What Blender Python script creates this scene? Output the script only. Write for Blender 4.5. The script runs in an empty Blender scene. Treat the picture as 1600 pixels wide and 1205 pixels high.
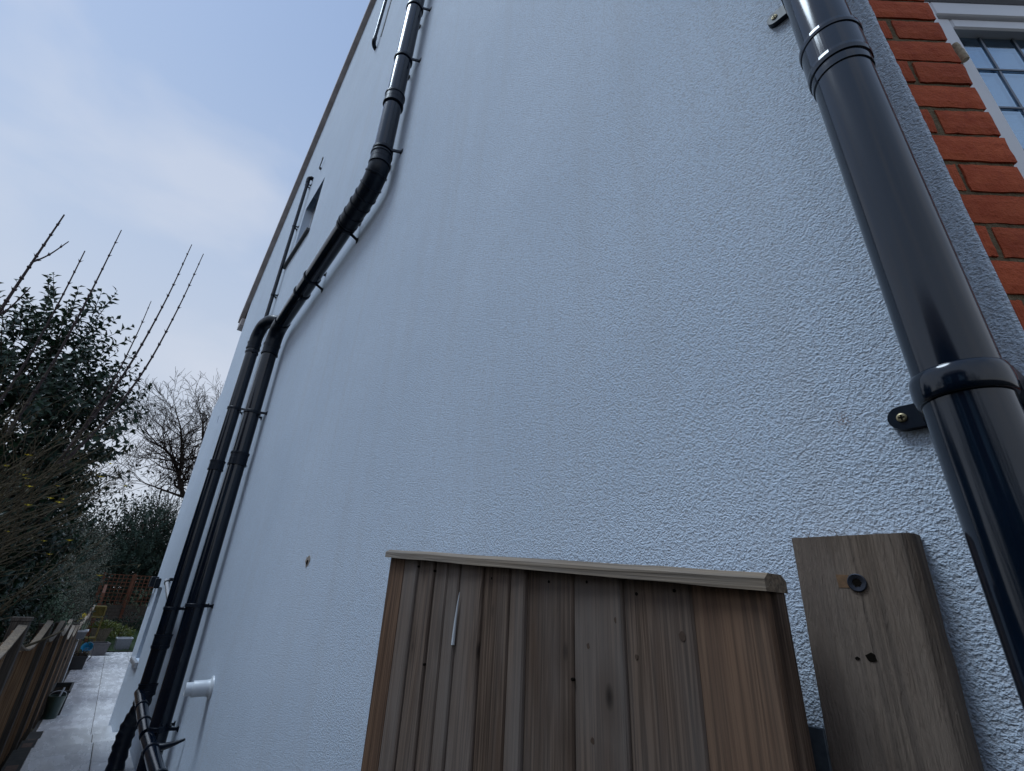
import bpy, math, random
from mathutils import Vector, Matrix
random.seed(7)
R_ = math.radians
SC = bpy.context.scene
COL = SC.collection

# ------------------------------------------------------------------ camera
cam_d = bpy.data.cameras.new('camera'); cam = bpy.data.objects.new('camera', cam_d); COL.objects.link(cam)
M3 = Matrix(((0.63720561, 0.29714004, 0.71110956), (0.76937972, -0.29911436, -0.56443373), (0.04498722, 0.90677362, -0.41921087)))
cam.matrix_world = Matrix.Translation((0, -0.93, 2.0)) @ M3.to_4x4()
cam_d.sensor_fit = 'HORIZONTAL'; cam_d.sensor_width = 36; cam_d.lens = 36 * 745.5 / 1600
cam_d.clip_start = 0.02; cam_d.clip_end = 2000
SC.camera = cam

# ------------------------------------------------------------------ sky, sun, exposure
SUN_AZ, SUN_EL = -60.0, 64.0           # degrees off the -X direction towards +Y, elevation
sd = Vector((-math.cos(R_(SUN_AZ)) * math.cos(R_(SUN_EL)), math.sin(R_(SUN_AZ)) * math.cos(R_(SUN_EL)), math.sin(R_(SUN_EL))))
world = bpy.data.worlds.new('World'); SC.world = world; world.use_nodes = True
nt = world.node_tree; N = nt.nodes; L = nt.links
for n in list(N): N.remove(n)
def wn(t, **k):
    n = N.new(t)
    for a, b in k.items(): setattr(n, a, b)
    return n
out = wn('ShaderNodeOutputWorld'); bg = wn('ShaderNodeBackground'); bg.inputs[1].default_value = 0.118
sky = wn('ShaderNodeTexSky', sky_type='NISHITA'); sky.sun_disc = False
sky.sun_elevation = R_(SUN_EL); sky.sun_rotation = math.atan2(sd.x, sd.y)
sky.air_density = 1.5; sky.dust_density = 0.35; sky.ozone_density = 2.4
tc = wn('ShaderNodeTexCoord')
mp = wn('ShaderNodeMapping'); mp.inputs['Scale'].default_value = (1.6, 1.6, 3.2); mp.inputs['Location'].default_value = (5.5, -1.3, 0.2)
L.new(tc.outputs['Generated'], mp.inputs[0])
nz = wn('ShaderNodeTexNoise'); nz.inputs['Scale'].default_value = 2.0; nz.inputs['Detail'].default_value = 5.0; nz.inputs['Roughness'].default_value = 0.48; nz.inputs['Distortion'].default_value = 0.25
L.new(mp.outputs[0], nz.inputs['Vector'])
cr = wn('ShaderNodeValToRGB'); cr.color_ramp.elements[0].position = 0.46; cr.color_ramp.elements[1].position = 0.70
cr.color_ramp.elements[0].color = (0.0,) * 3 + (1,); cr.color_ramp.elements[1].color = (0.50,) * 3 + (1,)
L.new(nz.outputs[0], cr.inputs[0])
sx = wn('ShaderNodeSeparateXYZ'); L.new(tc.outputs['Generated'], sx.inputs[0])
hz = wn('ShaderNodeMapRange', interpolation_type='SMOOTHSTEP'); L.new(sx.outputs[2], hz.inputs[0])     # pale haze all round the horizon
hz.inputs[1].default_value = 0.98; hz.inputs[2].default_value = 0.22; hz.inputs[3].default_value = 0.15; hz.inputs[4].default_value = 0.88
hm = wn('ShaderNodeMix', data_type='RGBA'); L.new(hz.outputs[0], hm.inputs[0]); L.new(sky.outputs[0], hm.inputs[6]); hm.inputs[7].default_value = (4.15, 4.55, 5.35, 1)
mx = wn('ShaderNodeMix', data_type='RGBA'); L.new(cr.outputs[0], mx.inputs[0]); L.new(hm.outputs[2], mx.inputs[6]); mx.inputs[7].default_value = (4.9, 5.2, 5.9, 1)   # thin white cloud
L.new(mx.outputs[2], bg.inputs[0]); L.new(bg.outputs[0], out.inputs[0])

sun_d = bpy.data.lights.new('sun', 'SUN'); sun_d.energy = 1.5; sun_d.angle = R_(20); sun_d.color = (0.72, 0.86, 1.0)
sun = bpy.data.objects.new('sun', sun_d); COL.objects.link(sun); sun.rotation_euler = sd.to_track_quat('Z', 'Y').to_euler(); sun.location = (0, 0, 30)
SC.view_settings.view_transform = 'Standard'; SC.view_settings.look = 'None'; SC.view_settings.gamma = 1.0
SC.view_settings.exposure = 0.24; SC.view_settings.use_curve_mapping = False
SC.render.engine = 'CYCLES'

# ------------------------------------------------------------------ mesh helpers
def frame(t, ref=None):
    t = t.normalized(); r = Vector((0, 0, 1)) if abs(t.z) < 0.9 else Vector((1, 0, 0))
    if ref is not None: r = ref
    a = (r - t * r.dot(t)).normalized(); return a, t.cross(a)
class MB:
    def __init__(s): s.v = []; s.f = []; s.sm = []
    def face(s, pts, smooth=False):
        n = len(s.v); s.v += [tuple(p) for p in pts]; s.f.append(tuple(range(n, n + len(pts)))); s.sm.append(smooth)
    def box(s, a, b, bev=0.0, M=None):
        x0, y0, z0 = a; x1, y1, z1 = b
        if bev <= 0:
            c = [(x0, y0, z0), (x1, y0, z0), (x1, y1, z0), (x0, y1, z0), (x0, y0, z1), (x1, y0, z1), (x1, y1, z1), (x0, y1, z1)]
            F = [(0, 3, 2, 1), (4, 5, 6, 7), (0, 1, 5, 4), (1, 2, 6, 5), (2, 3, 7, 6), (3, 0, 4, 7)]
        else:
            c = []; e = bev
            for sx in (0, 1):
                for sy in (0, 1):
                    for sz in (0, 1):
                        X = x1 if sx else x0; Y = y1 if sy else y0; Z = z1 if sz else z0
                        dx = -e if sx else e; dy = -e if sy else e; dz = -e if sz else e
                        c += [(X, Y + dy, Z + dz), (X + dx, Y, Z + dz), (X + dx, Y + dy, Z)]
            def i(sx, sy, sz, k): return (sx * 4 + sy * 2 + sz) * 3 + k
            F = []
            for q in (0, 1):
                r = [(q, 0, 0), (q, 1, 0), (q, 1, 1), (q, 0, 1)]; F.append(tuple(i(*p, 0) for p in (r if q else r[::-1])))
                r = [(0, q, 0), (1, q, 0), (1, q, 1), (0, q, 1)]; F.append(tuple(i(*p, 1) for p in (r[::-1] if q else r)))
                r = [(0, 0, q), (1, 0, q), (1, 1, q), (0, 1, q)]; F.append(tuple(i(*p, 2) for p in (r if q else r[::-1])))
            for p in (0, 1):
                for q in (0, 1):
                    F.append((i(p, q, 0, 0), i(p, q, 1, 0), i(p, q, 1, 1), i(p, q, 0, 1)))
                    F.append((i(p, 0, q, 0), i(p, 1, q, 0), i(p, 1, q, 2), i(p, 0, q, 2)))
                    F.append((i(0, p, q, 1), i(1, p, q, 1), i(1, p, q, 2), i(0, p, q, 2)))
            for sx in (0, 1):
                for sy in (0, 1):
                    for sz in (0, 1): F.append((i(sx, sy, sz, 0), i(sx, sy, sz, 1), i(sx, sy, sz, 2)))
        n = len(s.v)
        if M is not None: c = [tuple(M @ Vector(p)) for p in c]
        s.v += c; s.f += [tuple(n + k for k in f) for f in F]; s.sm += [False] * len(F)
    def tube(s, pts, rad, seg=16, caps=True, smooth=True):
        pts = [Vector(p) for p in pts]; m = len(pts)
        rad = [rad] * m if not hasattr(rad, '__len__') else list(rad)
        t0 = pts[1] - pts[0]; a, _ = frame(t0); n = len(s.v)
        for k in range(m):
            t = (pts[min(k + 1, m - 1)] - pts[max(k - 1, 0)]).normalized()
            a = (a - t * a.dot(t)).normalized(); b = t.cross(a)
            for j in range(seg):
                q = 2 * math.pi * j / seg; s.v.append(tuple(pts[k] + (a * math.cos(q) + b * math.sin(q)) * rad[k]))
        for k in range(m - 1):
            for j in range(seg):
                j2 = (j + 1) % seg; s.f.append((n + k * seg + j, n + k * seg + j2, n + (k + 1) * seg + j2, n + (k + 1) * seg + j)); s.sm.append(smooth)
        if caps:
            for o_, rv_ in ((n, True), (n + (m - 1) * seg, False)):      # caps keep their own vertices so the side stays straight-shaded
                k0 = len(s.v); s.v += [s.v[o_ + j] for j in range(seg)]; f_ = tuple(range(k0, k0 + seg)); s.f.append(f_[::-1] if rv_ else f_); s.sm.append(False)
    def lathe(s, p, d, prof, seg=32, smooth=False):
        p = Vector(p); d = Vector(d).normalized()
        a, b = frame(d); n = len(s.v); m = len(prof)
        for (t, r) in prof:
            for j in range(seg):
                q = 2 * math.pi * j / seg; s.v.append(tuple(p + d * t + (a * math.cos(q) + b * math.sin(q)) * r))
        for k in range(m - 1):
            for j in range(seg):
                j2 = (j + 1) % seg; s.f.append((n + k * seg + j, n + k * seg + j2, n + (k + 1) * seg + j2, n + (k + 1) * seg + j)); s.sm.append(smooth)
    def prism(s, poly, d):
        d = Vector(d); n = len(s.v); m = len(poly)
        s.v += [tuple(Vector(p)) for p in poly] + [tuple(Vector(p) + d) for p in poly]
        s.f.append(tuple(range(n, n + m))[::-1]); s.f.append(tuple(range(n + m, n + 2 * m))); s.sm += [False, False]
        for k in range(m):
            k2 = (k + 1) % m; s.f.append((n + k, n + k2, n + m + k2, n + m + k)); s.sm.append(False)
    def mesh(s, name, mat):
        me = bpy.data.meshes.new(name); me.from_pydata(s.v, [], s.f); me.polygons.foreach_set('use_smooth', s.sm)
        me.materials.append(mat); me.update(); return me
    def build(s, name, mat, parent=None, fix=True):
        me = s.mesh(name, mat)
        if fix and len(me.polygons) < 20000:
            import bmesh
            bm = bmesh.new(); bm.from_mesh(me); bmesh.ops.recalc_face_normals(bm, faces=bm.faces); bm.to_mesh(me); bm.free()
        return link(name, me, parent)
def link(name, me, parent=None, loc=None, rot=None):
    o = bpy.data.objects.new(name, me); COL.objects.link(o)
    if parent is not None: o.parent = parent
    if loc is not None: o.location = loc
    if rot is not None: o.rotation_euler = rot
    return o
def tag(o, label, cat, group=None):
    o['label'] = label; o['category'] = cat
    if group: o['group'] = group
    return o
def thing(name, label, cat, group=None):
    return tag(link(name, None), label, cat, group)
def struct(o, kind='structure', label=None):
    o['kind'] = kind
    if label: o['label'] = label
    return o

# ------------------------------------------------------------------ materials
def new_mat(name):
    m = bpy.data.materials.new(name); m.use_nodes = True
    t = m.node_tree; p = t.nodes['Principled BSDF']
    def nn(ty, ins=None, **k):
        n = t.nodes.new(ty)
        for a, b in k.items(): setattr(n, a, b)
        for a, b in (ins or {}).items():
            if hasattr(b, 'is_linked'): t.links.new(b, n.inputs[a])
            else: n.inputs[a].default_value = b
        return n
    return m, t, p, nn
def ramp(nn, src, stops):
    r = nn('ShaderNodeValToRGB', {0: src}); e = r.color_ramp.elements
    while len(e) < len(stops): e.new(0.5)
    for k, (pos, c) in enumerate(stops):
        e[k].position = pos; e[k].color = (c if len(c) == 4 else tuple(c) + (1,)) if hasattr(c, '__len__') else (c, c, c, 1)
    return r.outputs[0]
def mixc(nn, f, a, b, bt='MIX'):
    n = nn('ShaderNodeMix', data_type='RGBA', blend_type=bt)
    for i, v in ((0, f), (6, a), (7, b)):
        if hasattr(v, 'is_linked'): n.id_data.links.new(v, n.inputs[i])
        else: n.inputs[i].default_value = (tuple(v) + (1,)) if hasattr(v, '__len__') and len(v) == 3 else v
    return n.outputs[2]
def coords(nn, scale=(1, 1, 1), rnd=0.0, kind='Object'):
    c = nn('ShaderNodeTexCoord').outputs[kind]
    if rnd:
        oi = nn('ShaderNodeObjectInfo'); mu = nn('ShaderNodeMath', {0: oi.outputs['Random'], 1: rnd}, operation='MULTIPLY')
        c = nn('ShaderNodeVectorMath', {0: c, 1: mu.outputs[0]}, operation='ADD').outputs[0]
    return nn('ShaderNodeMapping', {0: c, 'Scale': scale}).outputs[0]
def noise(nn, vec, sc, det=3.0, rough=0.5, dist=0.0):
    return nn('ShaderNodeTexNoise', {'Vector': vec, 'Scale': sc, 'Detail': det, 'Roughness': rough, 'Distortion': dist}).outputs[0]
def setp(t, p, **k):
    for a, v in k.items():
        s = p.inputs[a.replace('_', ' ')]
        if hasattr(v, 'is_linked'): t.links.new(v, s)
        else: s.default_value = (tuple(v) + (1,)) if hasattr(v, '__len__') and len(v) == 3 else v
def bump(nn, t, p, h, dist, strength=1.0, chain=None):
    b = nn('ShaderNodeBump', {'Height': h, 'Distance': dist, 'Strength': strength})
    if chain is not None: t.links.new(chain, b.inputs['Normal'])
    t.links.new(b.outputs[0], p.inputs['Normal']); return b.outputs[0]

def m_render():
    m, t, p, nn = new_mat('white_render')
    c = coords(nn)
    warp = nn('ShaderNodeTexNoise', {'Vector': c, 'Scale': 60.0, 'Detail': 2.0})
    c2 = nn('ShaderNodeVectorMath', {0: warp.outputs['Color'], 1: (0.003, 0.003, 0.003)}, operation='MULTIPLY').outputs[0]
    cw = nn('ShaderNodeVectorMath', {0: c, 1: c2}, operation='ADD').outputs[0]
    n1 = noise(nn, cw, 270.0, 1.5, 0.5, 0.1)
    n2 = noise(nn, c, 420.0, 2.0)
    h = nn('ShaderNodeMath', {0: n1, 1: nn('ShaderNodeMath', {0: n2, 1: 0.35}, operation='MULTIPLY').outputs[0]}, operation='ADD').outputs[0]
    n3 = noise(nn, cw, 150.0, 1.0, 0.5, 0.0)
    h = nn('ShaderNodeMath', {0: h, 1: nn('ShaderNodeMath', {0: n3, 1: 0.6}, operation='MULTIPLY').outputs[0]}, operation='ADD').outputs[0]
    bump(nn, t, p, h, 0.0037, 1.0)
    big = noise(nn, c, 1.1, 4.0, 0.6)
    streak = noise(nn, coords(nn, (9, 9, 0.35)), 1.0, 4.0, 0.6)
    col = ramp(nn, big, [(0.3, (0.575, 0.665, 0.775)), (0.7, (0.65, 0.74, 0.85))])
    col = mixc(nn, ramp(nn, streak, [(0.50, 0.0), (0.80, 0.5)]), col, (0.55, 0.58, 0.62))
    pit_shade = ramp(nn, nn('ShaderNodeMath', {0: n1, 1: n3}, operation='MULTIPLY').outputs[0], [(0.13, 0.0), (0.27, 1.0)])  # shade in the stucco pits, put into the colour
    col = mixc(nn, pit_shade, (0.49, 0.53, 0.59), col)
    # small rusty scuff near the downpipe
    dd = nn('ShaderNodeVectorMath', {0: c, 1: (-0.241, 0.0, 2.319)}, operation='DISTANCE').outputs['Value']
    sp = nn('ShaderNodeMath', {0: ramp(nn, dd, [(0.003, 1.0), (0.02, 0.0)]), 1: ramp(nn, noise(nn, c, 300.0, 1.0), [(0.48, 0.0), (0.58, 1.0)])}, operation='MULTIPLY').outputs[0]
    col = mixc(nn, sp, col, (0.30, 0.22, 0.19))
    setp(t, p, Base_Color=col, Roughness=0.82); p.inputs['Specular IOR Level'].default_value = 0.3
    return m
def m_pvc(name, col=(0.002, 0.0065, 0.015), rough=0.2):
    m, t, p, nn = new_mat(name)
    c = coords(nn)
    d = noise(nn, coords(nn, (30, 30, 2.2)), 1.0, 4.0, 0.6)
    dust = noise(nn, c, 9.0, 5.0, 0.65)
    setp(t, p, Base_Color=mixc(nn, ramp(nn, dust, [(0.5, 0.0), (0.8, 0.25)]), col, tuple(x * 2.2 + 0.005 for x in col)),
         Roughness=ramp(nn, d, [(0.3, rough * 0.75), (0.75, rough * 1.6)]))
    bump(nn, t, p, noise(nn, coords(nn, (14, 14, 5)), 1.0, 2.0), 0.0012, 0.5)
    p.inputs['Specular IOR Level'].default_value = 0.55 if rough < .3 else 0.3
    return m
def m_wood(name, a, b, grey, greyamt=0.5, knot=True, scale=1.0, rough=0.75, fur=0.0):
    m, t, p, nn = new_mat(name)
    c1 = coords(nn, (22 * scale, 22 * scale, 0.9 * scale), 37.0); c2 = coords(nn, (190 * scale, 190 * scale, 3.0 * scale), 37.0); c3 = coords(nn, (5, 5, 1.3), 37.0)
    g = nn('ShaderNodeTexNoise', {'Vector': c1, 'Scale': 1.0, 'Detail': 5.0, 'Roughness': 0.55, 'Distortion': 0.9}).outputs[0]
    wv = nn('ShaderNodeMath', {0: g, 1: 34.0}, operation='MULTIPLY').outputs[0]
    wv = nn('ShaderNodeMath', {0: wv}, operation='SINE').outputs[0]
    wv = nn('ShaderNodeMath', {0: wv, 1: 0.5, 2: 0.5}, operation='MULTIPLY_ADD').outputs[0]
    fib = noise(nn, c2, 1.0, 3.0, 0.6)
    col = mixc(nn, wv, a, b)
    col = mixc(nn, ramp(nn, fib, [(0.34, 0.85), (0.56, 0.0)]), col, tuple(x * 0.35 for x in a))
    oi = nn('ShaderNodeObjectInfo').outputs['Random']
    gm = nn('ShaderNodeMath', {0: noise(nn, c3, 1.0, 4.0, 0.6), 1: nn('ShaderNodeMath', {0: oi, 1: 0.20, 2: -0.10}, operation='MULTIPLY_ADD').outputs[0]}, operation='ADD').outputs[0]
    col = mixc(nn, ramp(nn, gm, [(0.36, 0.0), (0.66, greyamt)]), col, grey)
    h = nn('ShaderNodeMath', {0: wv, 1: fib}, operation='ADD').outputs[0]
    if knot:
        vo = nn('ShaderNodeTexVoronoi', {'Vector': coords(nn, (7.5, 7.5, 3.6), 37.0), 'Scale': 1.0, 'Randomness': 1.0})
        k = ramp(nn, vo.outputs['Distance'], [(0.045, 1.0), (0.10, 0.0)])
        ring = ramp(nn, vo.outputs['Distance'], [(0.08, 0.45), (0.30, 0.0)])
        col = mixc(nn, ring, col, tuple(x * 0.55 for x in a)); col = mixc(nn, k, col, (0.018, 0.012, 0.009))
    val = nn('ShaderNodeMath', {0: oi, 1: 0.28, 2: 0.86}, operation='MULTIPLY_ADD').outputs[0]
    hs = nn('ShaderNodeHueSaturation', {'Color': col, 'Value': val}).outputs[0]
    setp(t, p, Base_Color=hs, Roughness=rough); p.inputs['Specular IOR Level'].default_value = 0.25
    nb = bump(nn, t, p, h, 0.0011, 0.7)
    if fur:
        fm = nn('ShaderNodeMapping', {0: coords(nn, (1, 1, 1), 37.0), 'Rotation': (0, 0, 0), 'Scale': (260, 260, 34)}).outputs[0]; f2 = noise(nn, fm, 1.0, 3.0, 0.6, 0.8)
        bump(nn, t, p, f2, fur, 1.0, nb)
    return m
def m_plain(name, col, rough=0.6, metal=0.0, var=0.25, sc=12.0, bmp=0.0, spec=0.5, bsc=60.0):
    m, t, p, nn = new_mat(name)
    c = coords(nn); n = noise(nn, c, sc, 5.0, 0.6)
    setp(t, p, Base_Color=mixc(nn, ramp(nn, n, [(0.3, 0.0), (0.7, 1.0)]), tuple(x * (1 - var) for x in col), tuple(min(1, x * (1 + var)) for x in col)), Roughness=rough, Metallic=metal)
    p.inputs['Specular IOR Level'].default_value = spec
    if bmp: bump(nn, t, p, noise(nn, c, bsc, 4.0, 0.6), bmp)
    return m
def m_brick():
    m, t, p, nn = new_mat('red_brick')
    c = coords(nn, (1, 1, 1), 20.0); n = noise(nn, c, 28.0, 5.0, 0.65); n2 = noise(nn, c, 240.0, 3.0)
    oi = nn('ShaderNodeObjectInfo').outputs['Random']
    col = mixc(nn, ramp(nn, n, [(0.3, 0.0), (0.72, 1.0)]), (0.35, 0.064, 0.026), (0.47, 0.108, 0.044))
    col = mixc(nn, ramp(nn, n2, [(0.62, 0.0), (0.75, 0.45)]), col, (0.12, 0.035, 0.02))
    hs = nn('ShaderNodeHueSaturation', {'Color': col, 'Value': nn('ShaderNodeMath', {0: oi, 1: 0.25, 2: 0.87}, operation='MULTIPLY_ADD').outputs[0]}).outputs[0]
    setp(t, p, Base_Color=hs, Roughness=0.85); p.inputs['Specular IOR Level'].default_value = 0.2
    b1 = bump(nn, t, p, noise(nn, c, 70.0, 4.0, 0.7), 0.004, 0.8); bump(nn, t, p, n2, 0.0012, 0.8, b1)
    return m
def m_leaf(name, c1, c2, rough=0.35, trans=0.15, spec=0.5):
    m, t, p, nn = new_mat(name)
    rp = nn('ShaderNodeNewGeometry').outputs['Random Per Island']
    col = ramp(nn, rp, [(0.0, c1), (1.0, c2)])
    setp(t, p, Base_Color=col, Roughness=rough); p.inputs['Specular IOR Level'].default_value = spec
    tr = nn('ShaderNodeBsdfTranslucent', {'Color': col}); ms = nn('ShaderNodeMixShader', {0: trans, 1: p.outputs[0], 2: tr.outputs[0]})
    t.links.new(ms.outputs[0], t.nodes['Material Output'].inputs[0]); return m
def m_slab():
    m, t, p, nn = new_mat('wet_paving')
    c = coords(nn, (1, 1, 1), 11.0); n = noise(nn, c, 2.2, 5.0, 0.6); n2 = noise(nn, c, 26.0, 5.0, 0.7); s = noise(nn, coords(nn, (1.2, 5, 5), 11.0), 1.6, 5.0, 0.6)
    col = mixc(nn, ramp(nn, n2, [(0.3, 0.0), (0.7, 1.0)]), (0.76, 0.75, 0.75), (0.84, 0.83, 0.825))
    col = mixc(nn, ramp(nn, n, [(0.45, 0.0), (0.75, 0.55)]), col, (0.58, 0.57, 0.565))
    setp(t, p, Base_Color=col, Roughness=ramp(nn, s, [(0.35, 0.36), (0.62, 0.12)])); p.inputs['Specular IOR Level'].default_value = 0.6
    bump(nn, t, p, n2, 0.004, 0.5); return m
def m_glass():
    m, t, p, nn = new_mat('window_glass')
    setp(t, p, Base_Color=(0.36, 0.56, 0.76), Roughness=0.04, Metallic=1.0)
    p.inputs['Coat Weight'].default_value = 1.0; p.inputs['Coat Roughness'].default_value = 0.02
    tr = nn('ShaderNodeBsdfTransparent', {'Color': (0.75, 0.82, 0.86, 1)}); ms = nn('ShaderNodeMixShader', {0: 0.42, 1: p.outputs[0], 2: tr.outputs[0]})
    t.links.new(ms.outputs[0], t.nodes['Material Output'].inputs[0])
    bump(nn, t, p, noise(nn, coords(nn), 6.0, 2.0), 0.002, 0.3); return m

RENDER = m_render(); PVC = m_pvc('black_pvc', rough=0.11); PVCM = m_pvc('black_pvc_fitting', rough=0.34)
PVCW = m_plain('white_pvc', (0.62, 0.65, 0.68), 0.35, var=0.06, sc=20)
UPVC = m_plain('white_upvc', (0.72, 0.73, 0.75), 0.3, var=0.05, sc=6)
BRICK = m_brick(); MORTAR = m_plain('mortar', (0.16, 0.125, 0.08), 0.95, var=0.3, sc=40, bmp=0.006, spec=0.1, bsc=120)
GATEW = m_wood('gate_timber', (0.105, 0.067, 0.046), (0.175, 0.118, 0.083), (0.165, 0.138, 0.12), 0.8)
GATEO = m_wood('gate_timber_fresh', (0.115, 0.06, 0.034), (0.19, 0.105, 0.06), (0.15, 0.108, 0.08), 0.4)
CAPW = m_wood('cap_timber', (0.23, 0.17, 0.115), (0.33, 0.255, 0.18), (0.22, 0.195, 0.17), 0.7, scale=0.8)
POSTW = m_wood('sawn_timber', (0.12, 0.078, 0.05), (0.20, 0.146, 0.104), (0.185, 0.15, 0.125), 0.6, rough=0.9, fur=0.0024, scale=0.75)
FENCEW = m_wood('fence_timber', (0.27, 0.15, 0.075), (0.42, 0.25, 0.135), (0.27, 0.205, 0.15), 0.5)
FPOSTW = m_wood('fence_post_timber', (0.07, 0.055, 0.045), (0.12, 0.095, 0.075), (0.12, 0.105, 0.09), 0.6)
REDW = m_wood('stained_timber', (0.14, 0.05, 0.028), (0.20, 0.075, 0.04), (0.16, 0.09, 0.06), 0.3, knot=False)
STEEL = m_plain('blackened_steel', (0.05, 0.055, 0.07), 0.4, 0.8, sc=80)
ZINC = m_plain('zinc_steel', (0.28, 0.30, 0.32), 0.4, 0.9, sc=90)
BRASS = m_plain('brassy_screw', (0.30, 0.25, 0.15), 0.4, 0.8, sc=90)
DARK = m_plain('dark_void', (0.01, 0.008, 0.006), 0.95, spec=0.05)
VERGE = m_plain('verge_board', (0.40, 0.35, 0.33), 0.8, sc=5, bmp=0.003)
ROOF = m_plain('roof_tile', (0.12, 0.07, 0.05), 0.85, sc=8, bmp=0.01)
SILL = m_plain('dark_sill', (0.05, 0.05, 0.05), 0.5)
SILLM = m_plain('metal_sill', (0.45, 0.46, 0.48), 0.35, 0.3, sc=30)
GLASS = m_glass(); LEAD = m_plain('lead_strip', (0.14, 0.16, 0.19), 0.4, 0.5)
BLIND = m_plain('blind', (0.55, 0.57, 0.6), 0.7, var=0.05); ROOM = m_plain('room_dark', (0.08, 0.09, 0.10), 0.9)
FOAM = m_plain('beige_foam', (0.42, 0.36, 0.26), 0.95, var=0.3, sc=90, bmp=0.004)
SLAB = m_slab(); EARTH = m_plain('earth', (0.05, 0.042, 0.03), 0.95, var=0.5, sc=4, bmp=0.03, spec=0.1, bsc=25)
JOINT = m_plain('paving_joint', (0.05, 0.047, 0.042), 0.95, var=0.3, sc=14)
BLACKP = m_plain('black_plastic', (0.012, 0.013, 0.014), 0.45); GREENP = m_plain('dark_green_plastic', (0.01, 0.03, 0.024), 0.4)
BLUEP = m_plain('blue_plastic', (0.02, 0.22, 0.38), 0.4); GREYP = m_plain('grey_planter', (0.10, 0.11, 0.125), 0.55, sc=30)
RIM = m_plain('pale_rim', (0.42, 0.44, 0.47), 0.5); TERRA = m_plain('stone_urn', (0.15, 0.125, 0.095), 0.9, sc=25, bmp=0.005)
BROWNP = m_plain('brown_planter', (0.085, 0.08, 0.085), 0.7, sc=14); YELLOWW = m_plain('mossy_yellow_wood', (0.12, 0.09, 0.02), 0.85, var=0.5, sc=18)
SOIL = m_plain('soil', (0.03, 0.022, 0.015), 1.0, var=0.5, sc=40, bmp=0.02, spec=0.05)
LAUREL = m_leaf('laurel_leaf', (0.014, 0.034, 0.022), (0.036, 0.066, 0.032), 0.34, 0.08, 0.4)
DULL = m_leaf('evergreen_leaf', (0.016, 0.035, 0.028), (0.035, 0.055, 0.038), 0.65, 0.1, 0.15)
GREYG = m_leaf('grey_green_leaf', (0.06, 0.075, 0.055), (0.19, 0.195, 0.15), 0.6, 0.15, 0.3)
VARG = m_leaf('variegated_leaf', (0.05, 0.11, 0.06), (0.22, 0.28, 0.18), 0.45, 0.15)
LIME = m_leaf('lime_leaf', (0.07, 0.10, 0.02), (0.18, 0.19, 0.04), 0.5, 0.2)
GRASSM = m_leaf('grass_blade', (0.03, 0.07, 0.018), (0.06, 0.11, 0.03), 0.6, 0.2)
YELLOWF = m_leaf('yellow_flower', (0.55, 0.38, 0.02), (0.7, 0.55, 0.05), 0.6, 0.3)
BARK = m_plain('bark', (0.075, 0.058, 0.045), 0.9, var=0.4, sc=30, bmp=0.004, spec=0.15)
TWIG = m_plain('red_brown_twig', (0.062, 0.044, 0.042), 0.75, var=0.4, sc=30, spec=0.2)
TWIGO = m_plain('olive_twig', (0.085, 0.066, 0.04), 0.85, var=0.45, sc=9, spec=0.15)
OAKB = m_plain('oak_bark', (0.030, 0.024, 0.020), 0.95, var=0.3, sc=5, spec=0.03)
BUDS = m_leaf('twig_dead_leaf', (0.06, 0.045, 0.025), (0.13, 0.10, 0.04), 0.7, 0.15)

# ================================================================== SETTING
g = MB(); g.face([(-900, -900, -0.12), (900, -900, -0.12), (900, 900, -0.12), (-900, 900, -0.12)]); struct(g.build('ground', EARTH))
# paving runs along the boundary fence, a little skew to the house
FD = Vector((-0.99921, 0.03968, 0)).normalized(); FN = Vector((FD.y, -FD.x, 0)); FN = FN if FN.y > 0 else -FN
FO = Vector((0, -1.333, 0))
def fp(u, v, z=0.0): p = FO + FD * u + FN * v; return Vector((p.x, p.y, z))
FM = Matrix((( FD.x, FN.x, 0, FO.x), (FD.y, FN.y, 0, FO.y), (0, 0, 1, 0), (0, 0, 0, 1)))
STEPS = [(-4.0, 8.25, 0.36), (8.25, 9.3, 0.24), (9.3, 10.42, 0.12), (10.42, 22.6, 0.0)]   # u0,u1,level
def wall_v(u):                       # distance from fence line to the house wall plane
    x = (FO + FD * u).x
    return (0.0 - (FO + FD * u).y) / FN.y if x > -10.8 else 4.2
pat = MB()
for (u0, u1, z) in STEPS:
    pat.box((u0, 0.02, -0.15), (u1 - 0.004, 1.62 if z > 0 else 4.3, z - 0.008), M=FM)
patio = struct(pat.build('patio', JOINT))
slab_meshes = {}
def slab(u0, u1, v0, v1, z):
    key = (round(u1 - u0, 2), round(v1 - v0, 2))
    if key not in slab_meshes:
        b = MB(); b.box((0, 0, -0.03), (u1 - u0, v1 - v0, 0), 0.006); slab_meshes[key] = b.mesh('slab', SLAB)
    o = link('slab', slab_meshes[key], patio); p = fp(u0, v0, z + random.uniform(-0.001, 0.002))
    o.matrix_world = Matrix.Translation(p) @ FM.to_3x3().to_4x4() @ Matrix.Rotation(random.uniform(-.003, .003), 4, 'X')
J = 0.007
for (u0, u1, z) in STEPS:
    if z > 0:
        rows = [(0.16, 0.70), (0.70, 1.08)]; L0 = 0.9 if z == 0.36 else (u1 - u0)
    else:
        rows = [(0.06, 0.72), (0.72, 1.32), (1.32, 1.92), (1.92, 2.52), (2.52, 3.12), (3.12, 3.72), (3.72, 4.28)]; L0 = 0.9
    for ri, (v0, v1) in enumerate(rows):
        u = u0 if z > 0 else u0 + (0.02 if ri % 2 else -0.0)
        if z == 0.36: u = 4.2 if ri == 0 else 4.65
        first = True
        while u < u1 - 0.02:
            ln = L0 if not (first and ri % 2 and z == 0) else 0.45
            e = min(u + ln, u1)
            if u1 - e < 0.15: e = u1
            if not (z == 0 and v0 > 1.1 and e < 10.9): slab(u + J / 2, e - J / 2, v0 + J / 2, v1 - J / 2, z)
            u = e; first = False
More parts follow.
